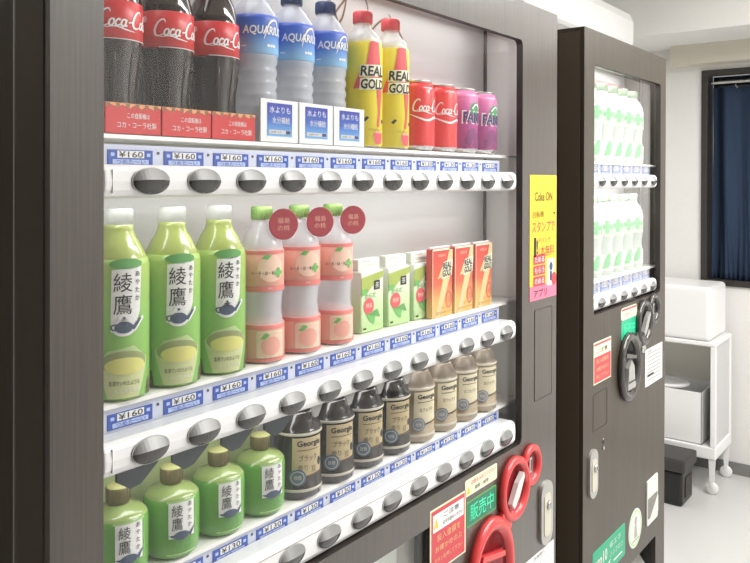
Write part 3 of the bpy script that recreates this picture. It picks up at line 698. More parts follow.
def machine(name, label, x0, x1, gx0, gx1, gz0, gz1, rows, nbtn, bx0, pitch, tagd, prices, tw, th, frame_m, ztop, btn, tagoff):
    t = empty(name, ((x0+x1)/2, 0, 0), label, 'vending machine', None)
    zb = .02; dT = .065
    hole = rrect(gx0, gx1, gz0, gz1, .012)
    b = B(); holes = [hole]
    extra = None
    if x0 < 0:
        extra = rrect(.02, .555, FZ-.86, FZ-.577, .004); holes.append(extra)
    else: holes.append(rrect(1.30, 1.725, FZ-1.22, FZ-1.02, .006))
    b.plate([(x0, zb), (x1, zb), (x1, ztop), (x0, ztop)], holes, YF, .009, frame_m, DK)
    for q in ((x0, x0+.006, zb, ztop), (x1-.006, x1, zb, ztop), (x0+.006, x1-.006, ztop-.006, ztop), (x0+.006, x1-.006, zb, zb+.006)): b.box(q[0], q[1], .009, dT, q[2], q[3], frame_m)
    if extra:
        ex0, ex1, ez0, ez1 = .02, .555, FZ-.86, FZ-.577
        for q in ((ex0-.003, ex0, ez0, ez1), (ex1, ex1+.003, ez0, ez1), (ex0, ex1, ez1, ez1+.003), (ex0, ex1, ez0-.003, ez0)): b.box(q[0], q[1], .009, .036, q[2], q[3], DK)
    part(b, 'door_frame', t, label='dark wood-grain door frame', bevel=.0015)
    b = B()   # hollow steel body behind the door
    y0, y1 = dT+.004, .70; e = .012
    b.box(x0+.004, x0+.004+e, y0, y1, zb, ztop-.004, side); b.box(x1-.004-e, x1-.004, y0, y1, zb, ztop-.004, side)
    b.box(x0+.004, x1-.004, y0, y1, ztop-.02, ztop-.004, side); b.box(x0+.004, x1-.004, y1-e, y1, zb, ztop-.004, side); b.box(x0+.004, x1-.004, y0, y1, zb, zb+.02, side)
    part(b, 'body', t, label='plain dark brown steel body')
    b = B(); b.box(x0-.0012, x0+.003, .006, dT-.006, zb+.01, ztop-.01, 'door_edge'); b.box(x0+.001, x0+.003, dT+.0005, dT+.0035, zb, ztop-.005, SAT)
    part(b, 'door_edge_trim', t)
    b = B()
    for fx in (x0+.08, x1-.08):
        for fy in (.08, .62): b.lathe([(.022, 0, BLK), (.022, .006, BLK), (.01, .006, BLK), (.01, .021, BLK)], 16, c=(fx, fy, 0))
    part(b, 'levelling_feet', t)
    # cavity liner
    cx0, cx1, cz0, cz1, D = gx0-.03, gx1+(.058 if x0 < 0 else .05), gz0-.03, gz1+.055, .113
    b = B(); I = 'interior_white'; w = .003
    b.box(cx0-w, cx1+w, D, D+w, cz0, cz1, 'back_panel_white'); b.box(cx1, cx1+w, .0095, D, cz0, cz1, I); b.box(cx0-w, cx0, .0095, D, cz0, cz1, I)
    b.box(cx0, cx1, .0095, D, cz1, cz1+w, I); b.box(cx0, cx1, .0095, D, cz0-w, cz0, I)
    b.box(cx0, gx0, .0, dT-.03+.03, cz0, cz1, I) if 0 else None
    lin = part(b, 'display_cabinet', t, label='white interior of the display')
    b = B(); b.box(cx1-.009, cx1-.0005, D-.0035, D-.0005, ROW[0]-.20, cz1, DK)
    part(b, 'corner_seam', t)
    # button bars, price tags and shelves
    bx1 = bx0+(nbtn-1)*pitch
    bar0, bar1 = gx0+.003, gx1-.017
    proto_b = None; tags = {}
    for ri in range(rows):
        z = (ROW[ri] if x0 < 0 else (ROW[0], ROW[0]-.296)[ri]); hh = .0185 if ri < 2 else .0235
        off = -.002 if ri == 1 else 0
        b = B(); pr = [(.034, -hh), (.008, -hh), (.003, -hh+.003), (0, -hh+.009), (-.001, 0), (0, hh-.008), (.003, hh-.003), (.008, hh-.0005), (.034, hh-.001)]
        b.extrude_x([(y, z+off+q) for y, q in pr], bar0, bar1, W, bev=.003)
        b.box(bar0+.010, bar0+.0106, -.0012, .002, z+off-hh+.006, z+off+hh-.006, 'interior_grey')
        if ri == 2: b.box(bar0+.004, bar1-.004, -.0006, .004, z+.0145, z+.0155, 'mid_grey')
        bar = part(b, 'button_bar', t, label='white button bar')
        for k in range(nbtn):
            zz = z-(.004 if ri == 2 else 0)*0
            if proto_b is None: proto_b = button_mesh(*btn).build('button', bar); o = proto_b
            else: o = inst(proto_b, bar, (0, 0, 0))
            o.location = (bx0+k*pitch-t.location.x, -.001, zz+off)
        b = B(); b.box(bar0+.002, bar1-.002, tagd+.001, tagd+.003, z+hh-.004, z+.041, 'tag_lilac')
        for k in range(nbtn):
            if k: b.box(bx0+(k-.5)*pitch-.0015, bx0+(k-.5)*pitch+.0015, tagd+.0002, tagd+.001, z+.031, z+.034, 'dot_dark')
        part(b, 'tag_strip', t)
        for k in range(nbtn):
            p = prices(ri, k)
            if p not in tags: tags[p] = tag_mesh(p, tw, th).build('price_tag', t, 'blue and white price tag'); o = tags[p]
            else: o = inst(tags[p], t, (0, 0, 0))
            o.location = (bx0+k*pitch-t.location.x, tagd, z+tagoff)
        q = LIFT[ri] if x0 < 0 else 0
        b = B(); b.extrude_x([(tagd-.004, z+.0425+q), (tagd-.003, z+.047+q), (tagd+.002, z+.048+q), (D-.0005, z+.048+q), (D-.0005, z+.043+q), (tagd, z+.0415+q)], bar0, cx1-.001, 'shelf_white')
        part(b, 'shelf', t)
    # panes above each bar
    zs = [ROW[0]+.0185, ROW[1]+.0165, ROW[2]+.0235] if x0 < 0 else [ROW[0]+.0185, ROW[0]-.296+.0165]
    ze = [gz1-.001, ROW[0]-.0185, ROW[1]-.0205] if x0 < 0 else [gz1-.001, ROW[0]-.0185]
    for a, c in zip(zs, ze):
        b = B(); b.box(gx0+.001, gx1-.001, .010, .0125, a, c, 'display_pane' if x0 < 0 else 'display_pane_hazy'); part(b, 'display_pane', t, label='clear pane')
    return t, lin
mat('door_edge', (.11, .085, .058), .45); mat('back_panel_white', (.66, .65, .64), .5); mat('shelf_white', (.86, .85, .82), .4)
t1, liner1 = machine('vending_machine', 'large dark wood-grain drinks vending machine in the foreground with three shelves', -.12, 1.046, -.061, .884, FZ-.527, FZ+.283, 3, 12, 0, PITCH, .036,
    lambda r, k: '¥130' if (r == 2 or (r == 0 and k > 7)) else '¥160', .059, .0175, wood, FZ+.361, (.0240, .0145), .0265)
# decorations of the near machine
b = B(); fb = flat(.113, .0006); br = mat('flourish_brown', (.22, .13, .07), .6)
for pts in ([(.40, .245), (.43, .30), (.47, .315), (.46, .27), (.43, .25), (.45, .285), (.50, .325), (.53, .30), (.51, .26)], [(.47, .20), (.50, .24), (.54, .262), (.56, .235), (.54, .215), (.53, .25), (.58, .29), (.62, .275), (.60, .235)], [(.57, .195), (.60, .225), (.64, .235), (.65, .21), (.62, .20), (.63, .225)], [(.41, .32), (.45, .26), (.43, .21)], [(.59, .30), (.64, .25), (.62, .20)]):
    b.decal([stroke([(x, FZ+z) for x, z in pts], .0045, True)], br, fb)
part(b, 'back_print', t1, liner1, 'brown flourish printed on the back panel')
milky = mat('milky_plastic', (.62, .62, .60), .3, alpha=.6); smoke = mat('smoky_blue_plastic', (.035, .045, .06), .5)
for k in range(8):
    m = smoke if k < 4 else milky; x = PITCH*(k+.02); z = ROW[1]-.0215
    b = B(); b.prism([(x-.027, z), (x+.027, z), (x+.027, z-.008), (x+.004, z-.026), (x-.010, z-.028), (x-.027, z-.016)] if k < 4 else [(x-.014, z), (x+.016, z), (x+.003, z-.022), (x-.004, z-.022)], m, .024, .028)
    part(b, 'bottle_guide', t1, label='smoky hanging guide' if k < 4 else 'milky hanging guide')
b = B(); b.box(-.085, .262, .1085, .1125, ROW[2]+SH+.002, ROW[1]+.02, mat('olive_card', (.34, .40, .18), .5)); part(b, 'backing_card', t1, liner1, 'olive green backing card')
# lower display window
b = B(); b.box(.02, .555, .030, .034, FZ-.86, FZ-.577, 'sticker_pale'); b.decal([rect(.03, .40, FZ-.85, FZ-.60)], wht, flat(.030)); b.decal([poly([(.40, FZ-.577), (.43, FZ-.577), (.50, FZ-.80), (.48, FZ-.80)])], 'mid_grey', flat(.030, .0008))
b.decal([rect(.505, .555, FZ-.86, FZ-.577)], 'mid_grey', flat(.030, .0006))
part(b, 'poster_panel', t1, label='pale panel behind the lower window')
b = B(); b.box(.021, .554, .002, .004, FZ-.859, FZ-.578, 'display_pane'); part(b, 'lower_pane', t1, label='clear pane')
# embossed cover on the right of the frame
b = B(); b.plate(rrect(.94, 1.024, FZ-.457, FZ-.267, .003), [rrect(.9415, 1.0225, FZ-.4555, FZ-.2685, .003)], YF-.0008, YF, 'dark_line') if mat('dark_line', (.045, .036, .028), .5) else 0
b.plate(rrect(.9415, 1.0225, FZ-.4555, FZ-.2685, .003), [], YF-.0004, YF, wood); part(b, 'service_cover', t1)
# yellow poster
def sheet(name, root, x0, x1, z0, z1, m, label, r=.001, th=.0006, parent=None):
    b = B(); b.prism(rrect(x0, x1, z0, z1, r, 3), m, YF-th, YF); return b
def fy(l): return flat(YF-.0006, l)
z0, z1 = FZ-.247, FZ+.013
b = sheet('poster', t1, .916, 1.044, z0, z1, 'poster_yellow', '')
b.decal([rect(.916, 1.044, z0, z0+.03)], 'poster_pink', fy(.0003)); b.decal(txt('アプリ', .965, z0+.014, .016, .06), ink, fy(.0007))
b.decal([rect(.926, 1.034, z1-.066, z1-.0645), rect(.95, 1.01, z1-.018, z1-.016)], 'olive', fy(.0003))
b.decal(txt('Coke ON', .98, z1-.045, .020, .085), mat('poster_olive', (.22, .17, .02), .5), fy(.0004))
b.decal(txt('自販機', .955, z1-.082, .014, .052), 'poster_olive', fy(.0004)); b.decal(txt('スタンプで', .980, z1-.108, .024, .108, shear=.1), 'poster_red', fy(.0004))
b.decal(txt('▼', 1.032, z1-.083, .008, .010), ink, fy(.0004)); b.decal(txt('ドリンク', .985, z1-.137, .011, .055), 'poster_red', fy(.0004))
b.decal(txt('1本無料', .995, z1-.160, .024, .075), 'poster_red', fy(.0004)); b.decal(poly and [rect(.935, .945, z1-.17, z1-.13)], ink, fy(.0004))
b.decal(txt('!', .95, z1-.15, .03, .006), ink, fy(.0004))
for k, s_ in enumerate(('ためる', 'もらう', 'のめる')):
    zc = z1-.176-k*.0225; b.decal([poly(rrect(.932, .988, zc-.010, zc+.010, .002))], 'poster_red', fy(.0004)); b.decal(txt(s_, .96, zc, .012, .045), wht, fy(.0009))
b.decal([poly(rrect(.998, 1.034, z1-.235, z1-.178, .004))], wht, fy(.0004)); b.decal([poly(ell(1.016, z1-.195, .008, .009)), rect(1.010, 1.020, z1-.225, z1-.205)], 'slate_blue', fy(.0009)); b.decal([poly(ell(1.030, z1-.222, .012, .014))], 'poster_red', fy(.0012))
part(b, 'yellow_poster', t1, label='tall yellow poster with red lettering and pink foot')
# red instruction sticker, header and lit display
z0, z1 = FZ-.662, FZ-.552
b = sheet('', t1, .569, .684, z0, z1, 'print_cream', ''); b.decal([poly(rrect(.573, .680, z0+.003, z1-.003, .001))], 'sticker_red', fy(.0003)); b.decal([rect(.577, .676, z1-.040, z1-.010)], wht, fy(.0006))
b.decal([poly([(.580, z1-.034), (.594, z1-.034), (.587, z1-.016)])], 'poster_yellow', fy(.0009)); b.decal(txt('ご注意', .635, z1-.018, .009, .05)+txt('必ずお読みください', .64, z1-.031, .007, .065), ink, fy(.0009))
for k, (s_, w_) in enumerate((('投入金額を', .075), ('お確かめの上', .085), ('ボタンを押して下さい', .09))): b.decal(txt(s_, .627, z1-.052-k*.0185, .0125-.002*k, w_), 'print_apricot', fy(.0009))
b.bm.transform(Matrix.Translation((-.018, 0, 0)))
part(b, 'instruction_sticker', t1, label='red sticker with white heading')
b = sheet('', t1, .676, .793, FZ-.566, FZ-.536, 'print_cream', '', .004); b.decal(txt('お金を入れてください', .742, FZ-.544, .008, .09), 'poster_red', fy(.0004)); b.decal(txt('硬貨・紙幣', .735, FZ-.557, .007, .05), ink, fy(.0004)); b.decal([poly([(.682, FZ-.562), (.694, FZ-.562), (.688, FZ-.548)])], 'poster_yellow', fy(.0004))
b.bm.transform(Matrix.Translation((-.012, 0, 0)))
part(b, 'notice_strip', t1, label='cream strip with red line of text')
b = sheet('', t1, .682, .791, FZ-.623, FZ-.576, 'tea_leaf_dark', '', .003); b.decal([rect(.685, .788, FZ-.620, FZ-.579)], mat('display_teal', (.02, .20, .12), .3), fy(.0003)); b.decal(txt('販売中', .737, FZ-.599, .030, .085), 'lit_green', fy(.0007))
b.bm.transform(Matrix.Translation((-.013, 0, 0)))
part(b, 'status_display', t1, label='green lit status display')
coin_unit(t1, M['unit_red'], M['deep_red'], (.918, FZ-.580), (.844, FZ-.604), (.750, FZ-.733), .040, .058, .083, mat('lever_white', (.72, .70, .68), .35))
lock_plate(t1, .992, FZ-.702, .056, .135)
b = sheet('', t1, .900, 1.036, FZ-.90, FZ-.776, wht, ''); b.decal([rect(.91, 1.026, FZ-.79-.012*k, FZ-.788-.012*k) for k in range(8)], 'interior_grey', fy(.0004)); b.decal(txt('お客様へ', .965, FZ-.783, .006, .05), ink, fy(.0004))
part(b, 'white_notice', t1, label='white paper notice')
# ------------------------------------------------------------------ far machine
t2, liner2 = machine('vending_machine', 'narrower grey-brown drinks vending machine standing beyond the big one, near the window', 1.196, 1.804, 1.257, 1.757, FZ-.322, FZ+.281, 2, 6, 1.316, .0776, .020,
    lambda r, k: '¥110', .060, .030, wood2, FZ+.361, (.021, .0125), .0265)
side_note = 0
proto = make_water()
nm = ('leftmost', 'second from the left', 'third from the left', 'fourth from the left', 'fifth from the left', 'rightmost')
for ri in range(2):
    for k in range(6):
        o = proto if (ri == 0 and k == 0) else copy_tree(proto)
        o.location = (1.316+k*.0776, .060, (ROW[0], ROW[0]-.296)[ri]+SH+.0003)
        o.rotation_euler.z = radians(-38+random.uniform(-3, 3)); o['label'] = f"frosted water bottle, {nm[k]} on the {'upper' if ri == 0 else 'lower'} shelf of the far machine"; o['group'] = 'water bottles in the far machine'
b = B(); fb = flat(.113, .0006)
b.decal([poly(rrect(1.50, 1.76, FZ+.225, FZ+.285, .004))], mat('pink_panel', (.80, .35, .40), .5), fb); b.decal(txt('おいしい水', 1.63, FZ+.256, .026, .18), wht, flat(.113, .001))
b.decal([rect(1.40, 1.43, FZ+.225, FZ+.285)], 'mid_grey', fb)
part(b, 'back_print', t2, liner2, 'pink banner printed on the back panel')
b = sheet('', t2, 1.440, 1.560, FZ-.362, FZ-.330, 'print_cream', '', .01); b.decal([rect(1.445, 1.555, FZ-.338, FZ-.333)], 'sticker_red', fy(.0004)); b.decal(txt('お金を入れて', 1.50, FZ-.349, .010, .08), 'sticker_red', fy(.0004)); part(b, 'notice_strip', t2, label='cream strip with red line of text')
b = sheet('', t2, 1.442, 1.562, FZ-.412, FZ-.363, 'sticker_green', '', .003); b.decal(txt('販売中', 1.502, FZ-.388, .030, .085), 'lit_green', fy(.0005)); part(b, 'status_display', t2, label='green lit status display')
z0, z1 = FZ-.490, FZ-.388
b = sheet('', t2, 1.257, 1.370, z0, z1, 'print_cream', ''); b.decal([rect(1.260, 1.367, z0+.003, z1-.036), rect(1.26, 1.367, z1-.009, z1-.004)], 'sticker_red', fy(.0003)); b.decal(txt('ご注意', 1.31, z1-.023, .012, .07), ink, fy(.0006))
for k in range(3): b.decal(txt(('投入金額を', 'お確かめの上', '押して下さい')[k], 1.313, z1-.048-k*.019, .011, .08), 'print_apricot', fy(.0007))
part(b, 'instruction_sticker', t2, label='red sticker with white heading')
b = sheet('', t2, 1.630, 1.778, FZ-.574, FZ-.470, wht, ''); b.decal([rect(1.645, 1.762, FZ-.487-.0105*k, FZ-.483-.0105*k) for k in range(8)], 'mid_grey', fy(.0004)); b.decal([rect(1.645, 1.70, FZ-.548, FZ-.542)], ink, fy(.0007)); b.decal(txt('連絡先', 1.67, FZ-.478, .006, .04), ink, fy(.0004))
part(b, 'white_notice', t2, label='white paper notice')
coin_unit(t2, mat('unit_black', (.075, .07, .065), .22, .4, coat=.4), BLK, (1.690, FZ-.362), (1.606, FZ-.388), (1.487, FZ-.487), .042, .058, .072, SAT)
b = B(); b.lathe([(.014, 0, SIL), (.014, -.006, SIL), (.011, -.009, SIL), (.001, -.009, SIL)], 20, c=(1.600, YF, FZ-.458), axis='Y'); part(b, 'return_button', t2)
lock_plate(t2, 1.250, FZ-.698, .050, .116)
b = B(); b.plate(rrect(1.255, 1.345, FZ-.602, FZ-.512, .002), [rrect(1.2565, 1.3435, FZ-.6005, FZ-.5135, .002)], YF-.0006, YF, 'dark_line'); part(b, 'service_cover', t2)
b = B(); b.lathe([(.008, 0, SIL), (.008, -.002, SIL), (.006, -.0025, BLK), (.001, -.0025, BLK)], 16, c=(1.322, YF, FZ-.640), axis='Y'); b.box(1.317, 1.327, YF-.002, YF, FZ-.661, FZ-.652, SIL, .0008); part(b, 'keyhole', t2)
b = B(); b.prism(rrect(1.668, 1.760, FZ-.968, FZ-.842, .006), 'sticker_pale', YF-.003, YF); b.prism(rrect(1.674, 1.754, FZ-.950, FZ-.893, .004), 'grey_plastic', YF-.0036, YF-.003); b.prism([(1.690, FZ-.950), (1.754, FZ-.950), (1.754, FZ-.905)], 'sticker_pale', YF-.006, YF-.0036)
b.bm.transform(Matrix.Translation((-.024, 0, .002)))
part(b, 'change_cup', t2, label='pale change return cup with dark opening')
b = B(); b.lathe([(.052, 0, 'sticker_pale'), (.052, -.0006, 'sticker_pale')], 36, c=(1.585, YF, FZ-.949), axis='Y')
b.decal([(ell(1.585, FZ-.949, .047)+ell(1.585, FZ-.949, .043), [(i, (i+1) % 24, 24+(i+1) % 24, 24+i) for i in range(24)])], 'carton_green', fy(.0004)); b.decal([poly(ell(1.588, FZ-.930, .009, .012)), poly([(1.575, FZ-.975), (1.600, FZ-.975), (1.594, FZ-.942), (1.580, FZ-.942)]), rect(1.56, 1.612, FZ-.983, FZ-.979)], 'mid_grey', fy(.0004))
b.bm.transform(Matrix.Translation((-.032, 0, .012)))
part(b, 'round_sticker', t2, label='round pale sticker with green rim')
b = sheet('', t2, 1.283, 1.503, FZ-.985, FZ-.900, 'sticker_green', '', .008); b.decal([poly(rrect(1.287, 1.499, FZ-.981, FZ-.904, .006, 3))], mat('sticker_green2', (.02, .38, .20), .4), fy(.0003))
b.decal(txt('eco10', 1.335, FZ-.932, .030, .082), 'sticker_pale', fy(.0007)); b.decal(txt('省エネ', 1.43, FZ-.920, .016, .08)+txt('ノンフロン', 1.44, FZ-.945, .012, .09), 'sticker_pale', fy(.0007)); b.decal([poly([(1.33, FZ-.975), (1.40, FZ-.955), (1.38, FZ-.975)]), rect(1.42, 1.48, FZ-.970, FZ-.966)], wht, fy(.0007))
b.bm.transform(Matrix.Translation((-.028, 0, .007)))
part(b, 'green_sticker', t2, label='green rectangular sticker with pale lettering')
b = B(); m = BLK   # dispensing port: dark recess with a sloped grey flap
x0, x1, z0, z1 = 1.30, 1.725, FZ-1.22, FZ-1.02
b.box(x0, x1, .12, .124, z0, z1, m); b.box(x0, x1, .0095, .12, z1, z1+.003, m); b.box(x0, x1, .0095, .12, z0-.003, z0, m); b.box(x0-.003, x0, .0095, .12, z0, z1, m); b.box(x1, x1+.003, .0095, .12, z0, z1, m)
o = part(b, 'dispensing_port', t2, label='black dispensing opening')
b = B(); b.extrude_x([(.002, z1-.115), (.005, z1-.118), (.085, z1-.012), (.082, z1-.009)], x0+.004, x1-.004, 'mid_grey'); part(b, 'flap', t2, o, 'grey sloped flap')
# ------------------------------------------------------------------ air conditioner on the back wall
t = empty('air_conditioner', (2.47, .73, FZ+.606), 'white rounded air conditioner unit on the wall above the far vending machine', 'air conditioner')
mat('ac_white', (.95, .95, .94), .35); b = B(); L = 1.10
pr = [(0, 0), (-.20, 0), (-.214, .008), (-.22, .03), (-.22, .125), (-.205, .16), (-.17, .178), (0, .18)]
b.extrude_x(pr, -L/2, L/2, 'ac_white', bev=.012); b.build('casing', t)
b = B(); b.box(-L/2+.06, L/2-.06, -.19, -.12, -.003, .0005, 'interior_grey'); b.build('air_flap', t); b = B()
for k in range(14): b.box(-L/2+.06, L/2-.06, -.155+k*.011-.002, -.155+k*.011, .1785, .181, 'interior_grey')
b.build('top_grille', t)
# ------------------------------------------------------------------ room
XR = 3.64; YB = .73; XL = -1.15; YN = -2.7; ZC = 2.50
b = B(); b.box(XL-.1, XR+.1, YN-.1, YB+.1, -.1, 0, 'floor_vinyl'); struct(b.build('floor'))
b = B(); b.box(XL-.1, XR+.1, YN-.1, YB+.1, ZC, ZC+.1, 'ceiling_paint'); struct(b.build('ceiling'))
b = B(); b.box(XL-.1, XR+.1, YB, YB+.1, 0, ZC, 'wall_paint'); struct(b.build('wall_back'))
b = B(); b.box(XL-.1, XR+.1, YN-.1, YN, 0, ZC, 'wall_paint'); struct(b.build('wall_front'))
wall_mat('light_cutting_brown', (.10, .085, .07))
b = B(); b.box(XL-.1, XL, YN, YB, 0, ZC, 'light_cutting_brown'); struct(b.build('wall_left'))  # unseen wall, set close and dark brown to cut bounce light on the left
wy0, wy1, wz0, wz1 = -.42, .352, FZ-.512, FZ+.545
b = B(); b.box(XR, XR+.12, wy1, YB, 0, ZC, 'wall_paint'); b.box(XR, XR+.12, YN, wy0, 0, ZC, 'wall_paint'); b.box(XR, XR+.12, wy0, wy1, 0, wz0, 'wall_paint'); b.box(XR, XR+.12, wy0, wy1, wz1, ZC, 'wall_paint'); struct(b.build('wall_right'))
b = B(); m = mat('baseboard_grey', (.22, .22, .21), .5); b.box(XR-.008, XR, YN, YB, 0, .06, m, .002); struct(b.build('baseboard_right'))
b = B(); b.box(XL, XR-.01, YB-.008, YB, 0, .06, m, .002); struct(b.build('baseboard_back'))
b = B(); b.box(3.17, XR, YN, YB, FZ+.69, ZC, 'beam_paint'); struct(b.build('trim_1'))   # ceiling beam
b = B(); mat('pelmet_cream', (.66, .62, .53), .6); b.box(3.54, XR, -.60, .505, FZ+.590, FZ+.690, 'pelmet_cream', .002); struct(b.build('trim_2'))  # curtain box
b = B(); mf = mat('window_frame_dark', (.035, .03, .026), .4); ch = .03
def yzring(oy0, oy1, oz0, oz1, wd, x0, x1):
    for (a, c, d, e) in ((oy0, oy1, oz0, oz0+wd), (oy0, oy1, oz1-wd, oz1), (oy0, oy0+wd, oz0+wd, oz1-wd), (oy1-wd, oy1, oz0+wd, oz1-wd)): b.box(x0, x1, a, c, d, e, mf, .002)
yzring(wy0-.02, wy1+.022, wz0-.018, wz1+.02, .030, XR-.014, XR+.02)
b.box(XR+.02, XR+.11, wy1-.006, wy1-.001, wz0, wz1, mf); b.box(XR+.02, XR+.11, wy0, wy1, wz0+.0, wz0+.004, mf)
wf = struct(b.build('window_1'))
b = B(); b.box(XR+.10, XR+.106, wy0+.01, wy1-.01, wz0+.005, wz1-.005, mat('night_glass', (.01, .014, .02), .05)); b.build('pane', wf)
# curtain
mat('navy_fabric', (.028, .046, .085), .8, spec=.2)
b = B(); NY, NZ = 150, 26; cv = []
for j in range(NZ+1):
    zt = j/NZ; z = wz0+.006+(wz1-.07-wz0)*zt; rowv = []
    for i in range(NY+1):
        y = wy1-.015-(.74)*i/NY; ph = i*.26+1.2*sin(i*.07); amp = .017+.006*(1-zt)
        x = XR+.062+amp*sin(ph)+.010*sin(ph*.53+2*zt)+.010*(1-zt)**4*sin(i*1.3+5*zt)
        rowv.append(b.bm.verts.new((x, y+.006*sin(6*zt+i*.3)*(1-zt), z)))
    cv.append(rowv)
im = b.mi('navy_fabric')
for j in range(NZ):
    for i in range(NY): f = b.bm.faces.new((cv[j][i], cv[j+1][i], cv[j+1][i+1], cv[j][i+1])); f.smooth = True; f.material_index = im
t = empty('curtain', (XR+.06, 0, 0), 'dark navy gathered curtain hanging in the black-framed window', 'curtain')
o = b.build('fabric', t); o.data.transform(Matrix.Translation(-t.location)); md = o.modifiers.new('solid', 'SOLIDIFY'); md.thickness = .0015
b = B(); 
for k in range(8): y = wy1-.13-k*.085; b.tube([(XR+.05, y, wz1-.074), (XR+.05, y-.008, wz1-.066), (XR+.05, y+.002, wz1-.060), (XR+.05, y+.004, wz1-.050)], .0022, SIL, 6)
o = b.build('hooks', t); o.data.transform(Matrix.Translation(-t.location)); o['kind'] = 'stuff'
b = B(); b.box(XR+.040, XR+.060, wy0+.01, wy1-.01, wz1-.048, wz1-.036, SIL, .002); tag(b.build('curtain_rail'), 'thin silver curtain rail at the top of the black-framed window', 'rail')
# ------------------------------------------------------------------ trolley by the window wall
mat('trolley_white', (.88, .88, .87), .4); mat('trolley_panel', (.84, .81, .73), .5)
TX0, TX1, TY0, TY1 = 3.285, 3.59, .214, .69; ZT = FZ-.755
t = empty('trolley', ((TX0+TX1)/2, (TY0+TY1)/2, 0), 'white two-tier trolley on castors standing against the window wall', 'trolley')
def tp(b, name, **k): o = b.build(name, t, **k); o.data.transform(Matrix.Translation(-t.location)); return o
b = B(); b.box(TX0, TX1, TY0, TY1, ZT-.022, ZT, 'trolley_white', .006); tp(b, 'top_shelf')
for (px, py) in ((TX0+.012, TY0+.013), (TX1-.012, TY0+.013), (TX0+.012, TY1-.013), (TX1-.012, TY1-.013)):
    b = B(); b.box(px-.011, px+.011, py-.012, py+.012, .2215, ZT-.0215, 'trolley_white', .003); tp(b, 'post')
b = B(); b.box(TX1-.02, TX1-.012, TY0+.026, TY1-.026, .22, ZT-.022, 'trolley_panel'); tp(b, 'back_board', label='beige back board')
b = B(); b.box(TX0+.024, TX1-.024, TY0+.008, TY0+.014, .22, ZT-.022, 'interior_grey'); tp(b, 'side_board', label='pale grey side board')
b = B(); b.box(TX0, TX1, TY0, TY1, .165, .222, 'trolley_white', .006); tp(b, 'bottom_shelf')
for (px, py) in ((TX0+.02, TY0+.02), (TX1-.02, TY0+.02), (TX0+.02, TY1-.02), (TX1-.02, TY1-.02)):
    b = B(); b.extrude_x([(py-.014, .1655), (py+.014, .1655), (py+.006, .03), (py-.006, .03)], px-.012, px-.009, 'trolley_white'); b.extrude_x([(py-.014, .1655), (py+.014, .1655), (py+.006, .03), (py-.006, .03)], px+.009, px+.012, 'trolley_white')
    o = tp(b, 'castor'); b = B(); b.lathe([(.008, -.0085, 'trolley_white'), (.026, -.0085, 'trolley_white'), (.028, -.006, 'trolley_white'), (.028, .006, 'trolley_white'), (.026, .0085, 'trolley_white'), (.008, .0085, 'trolley_white')], 24, axis='Y')
    b.bm.transform(Matrix.Translation((px, py, .028)) @ Matrix.Rotation(pi/2, 4, 'Z')) ; w_ = b.build('wheel', o); w_.data.transform(Matrix.Translation(-t.location))
# things on the trolley
t = empty('storage_box', (3.43, .47, .2225), 'white open storage box on the lower tier of the trolley', 'box')
b = B(); hx, hy, h = .13, .19, .245
b.box(-hx, hx, -hy, hy, 0, .004, 'trolley_white'); b.box(-hx, -hx+.004, -hy, hy, 0, h, 'trolley_white', .001); b.box(hx-.004, hx, -hy, hy, 0, h, 'trolley_white'); b.box(-hx, hx, -hy, -hy+.004, 0, h, 'trolley_white'); b.box(-hx, hx, hy-.004, hy, 0, h, 'trolley_white'); b.build('tub', t)
b = B(); b.lathe([(.085, .0, 'trolley_white'), (.09, .008, 'trolley_white'), (.088, .02, 'trolley_white'), (.07, .022, 'interior_grey'), (.065, .014, 'interior_grey')], 32, c=(-.02, .02, h-.01), sx=1, sz=1.4); b.build('inner_tray', t)
b = B(); b.box(-.15, .15, -.225, .225, 0, .255, 'trolley_white', .02, 4)
o = b.build('white_appliance_box', loc=(3.435, .465, ZT+.0005)); tag(o, 'plain white rounded box on top of the trolley', 'box')
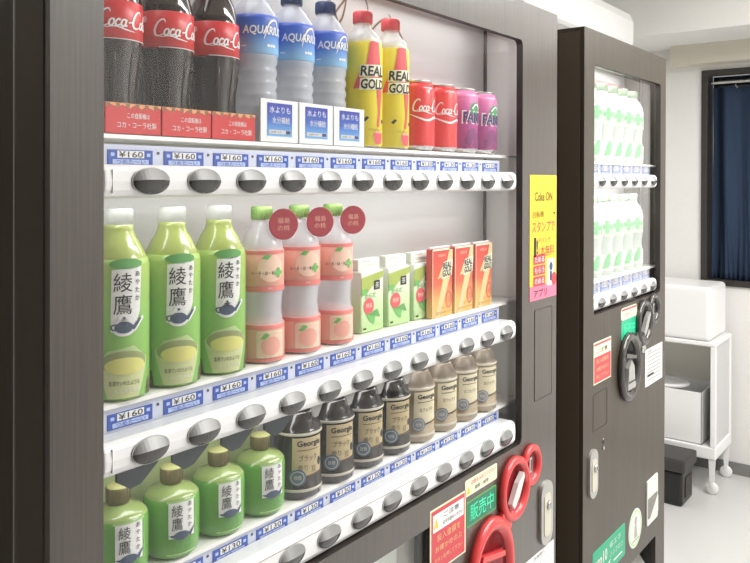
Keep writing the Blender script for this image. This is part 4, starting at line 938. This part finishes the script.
# black bin in front of the trolley
t = empty('black_bin', (3.145, .45, 0), 'black plastic bin with dark grey lid on the floor before the trolley', 'bin')
b = B(); b.box(-.085, .085, -.150, .16, 0, .155, BLK, .012, 3); b.box(-.04, .05, -.1535, -.149, .03, .12, 'dark_gasket', .001); b.build('tub', t)
b = B(); b.box(-.098, .098, -.165, .17, .1552, .215, mat('lid_grey', (.045, .043, .040), .5), .008); b.build('lid', t, 'dark grey lid')
# ------------------------------------------------------------------ light
def area(name, loc, sx, sy, power, rot=(0, 0, 0), col=(1, 1, 1)):
    l = bpy.data.lights.new(name, 'AREA'); l.shape = 'RECTANGLE'; l.size = sx; l.size_y = sy; l.energy = power; l.color = col
    o = bpy.data.objects.new(name, l); C.objects.link(o); o.location = loc; o.rotation_euler = rot; return o
for x, y in ((1.15, -.95), (2.35, -.85), (1.6, -2.0)):
    area('ceiling_lamp', (x, y, ZC-.02), 1.2, .3, 21, col=(1, .99, .975))
area('cabinet_lamp', (.41, .062, FZ+.325), .9, .06, .50, (radians(-12), 0, 0))
for r_, zz in ((0, ROW[0]-.022), (1, ROW[1]-.024)): area('cabinet_lamp', (.41, .037, zz), .9, .010, .22, (radians(38), 0, 0))
area('cabinet_lamp', (1.5, .062, FZ+.320), .46, .06, .55, (radians(-12), 0, 0)); area('cabinet_lamp', (1.5, .034, ROW[0]-.023), .46, .010, .3, (radians(38), 0, 0))
wd = bpy.data.worlds.new('World'); S.world = wd; wd.use_nodes = True; wd.node_tree.nodes['Background'].inputs[0].default_value = (.9, .93, 1, 1); wd.node_tree.nodes['Background'].inputs[1].default_value = .3
# ------------------------------------------------------------------ camera
cd = bpy.data.cameras.new('camera'); co = bpy.data.objects.new('camera', cd); C.objects.link(co)
yaw, pit, roll = .913678, .004597, .002408
F = Vector((sin(yaw)*cos(pit), cos(yaw)*cos(pit), -sin(pit))); R = Vector((cos(yaw), -sin(yaw), 0)); U = R.cross(F)
R, U = cos(roll)*R+sin(roll)*U, -sin(roll)*R+cos(roll)*U
mw = Matrix((R, U, -F)).transposed().to_4x4(); mw.translation = (-.5211, -.71496, FZ+.0022); co.matrix_world = mw
cd.sensor_width = 36; cd.lens = 770/750*36; cd.shift_y = -98.207/750; cd.clip_start = .02
S.camera = co
S.view_settings.view_transform = 'Standard'; S.view_settings.look = 'None'; S.view_settings.gamma = 1; S.view_settings.use_curve_mapping = False
S.view_settings.exposure = .6
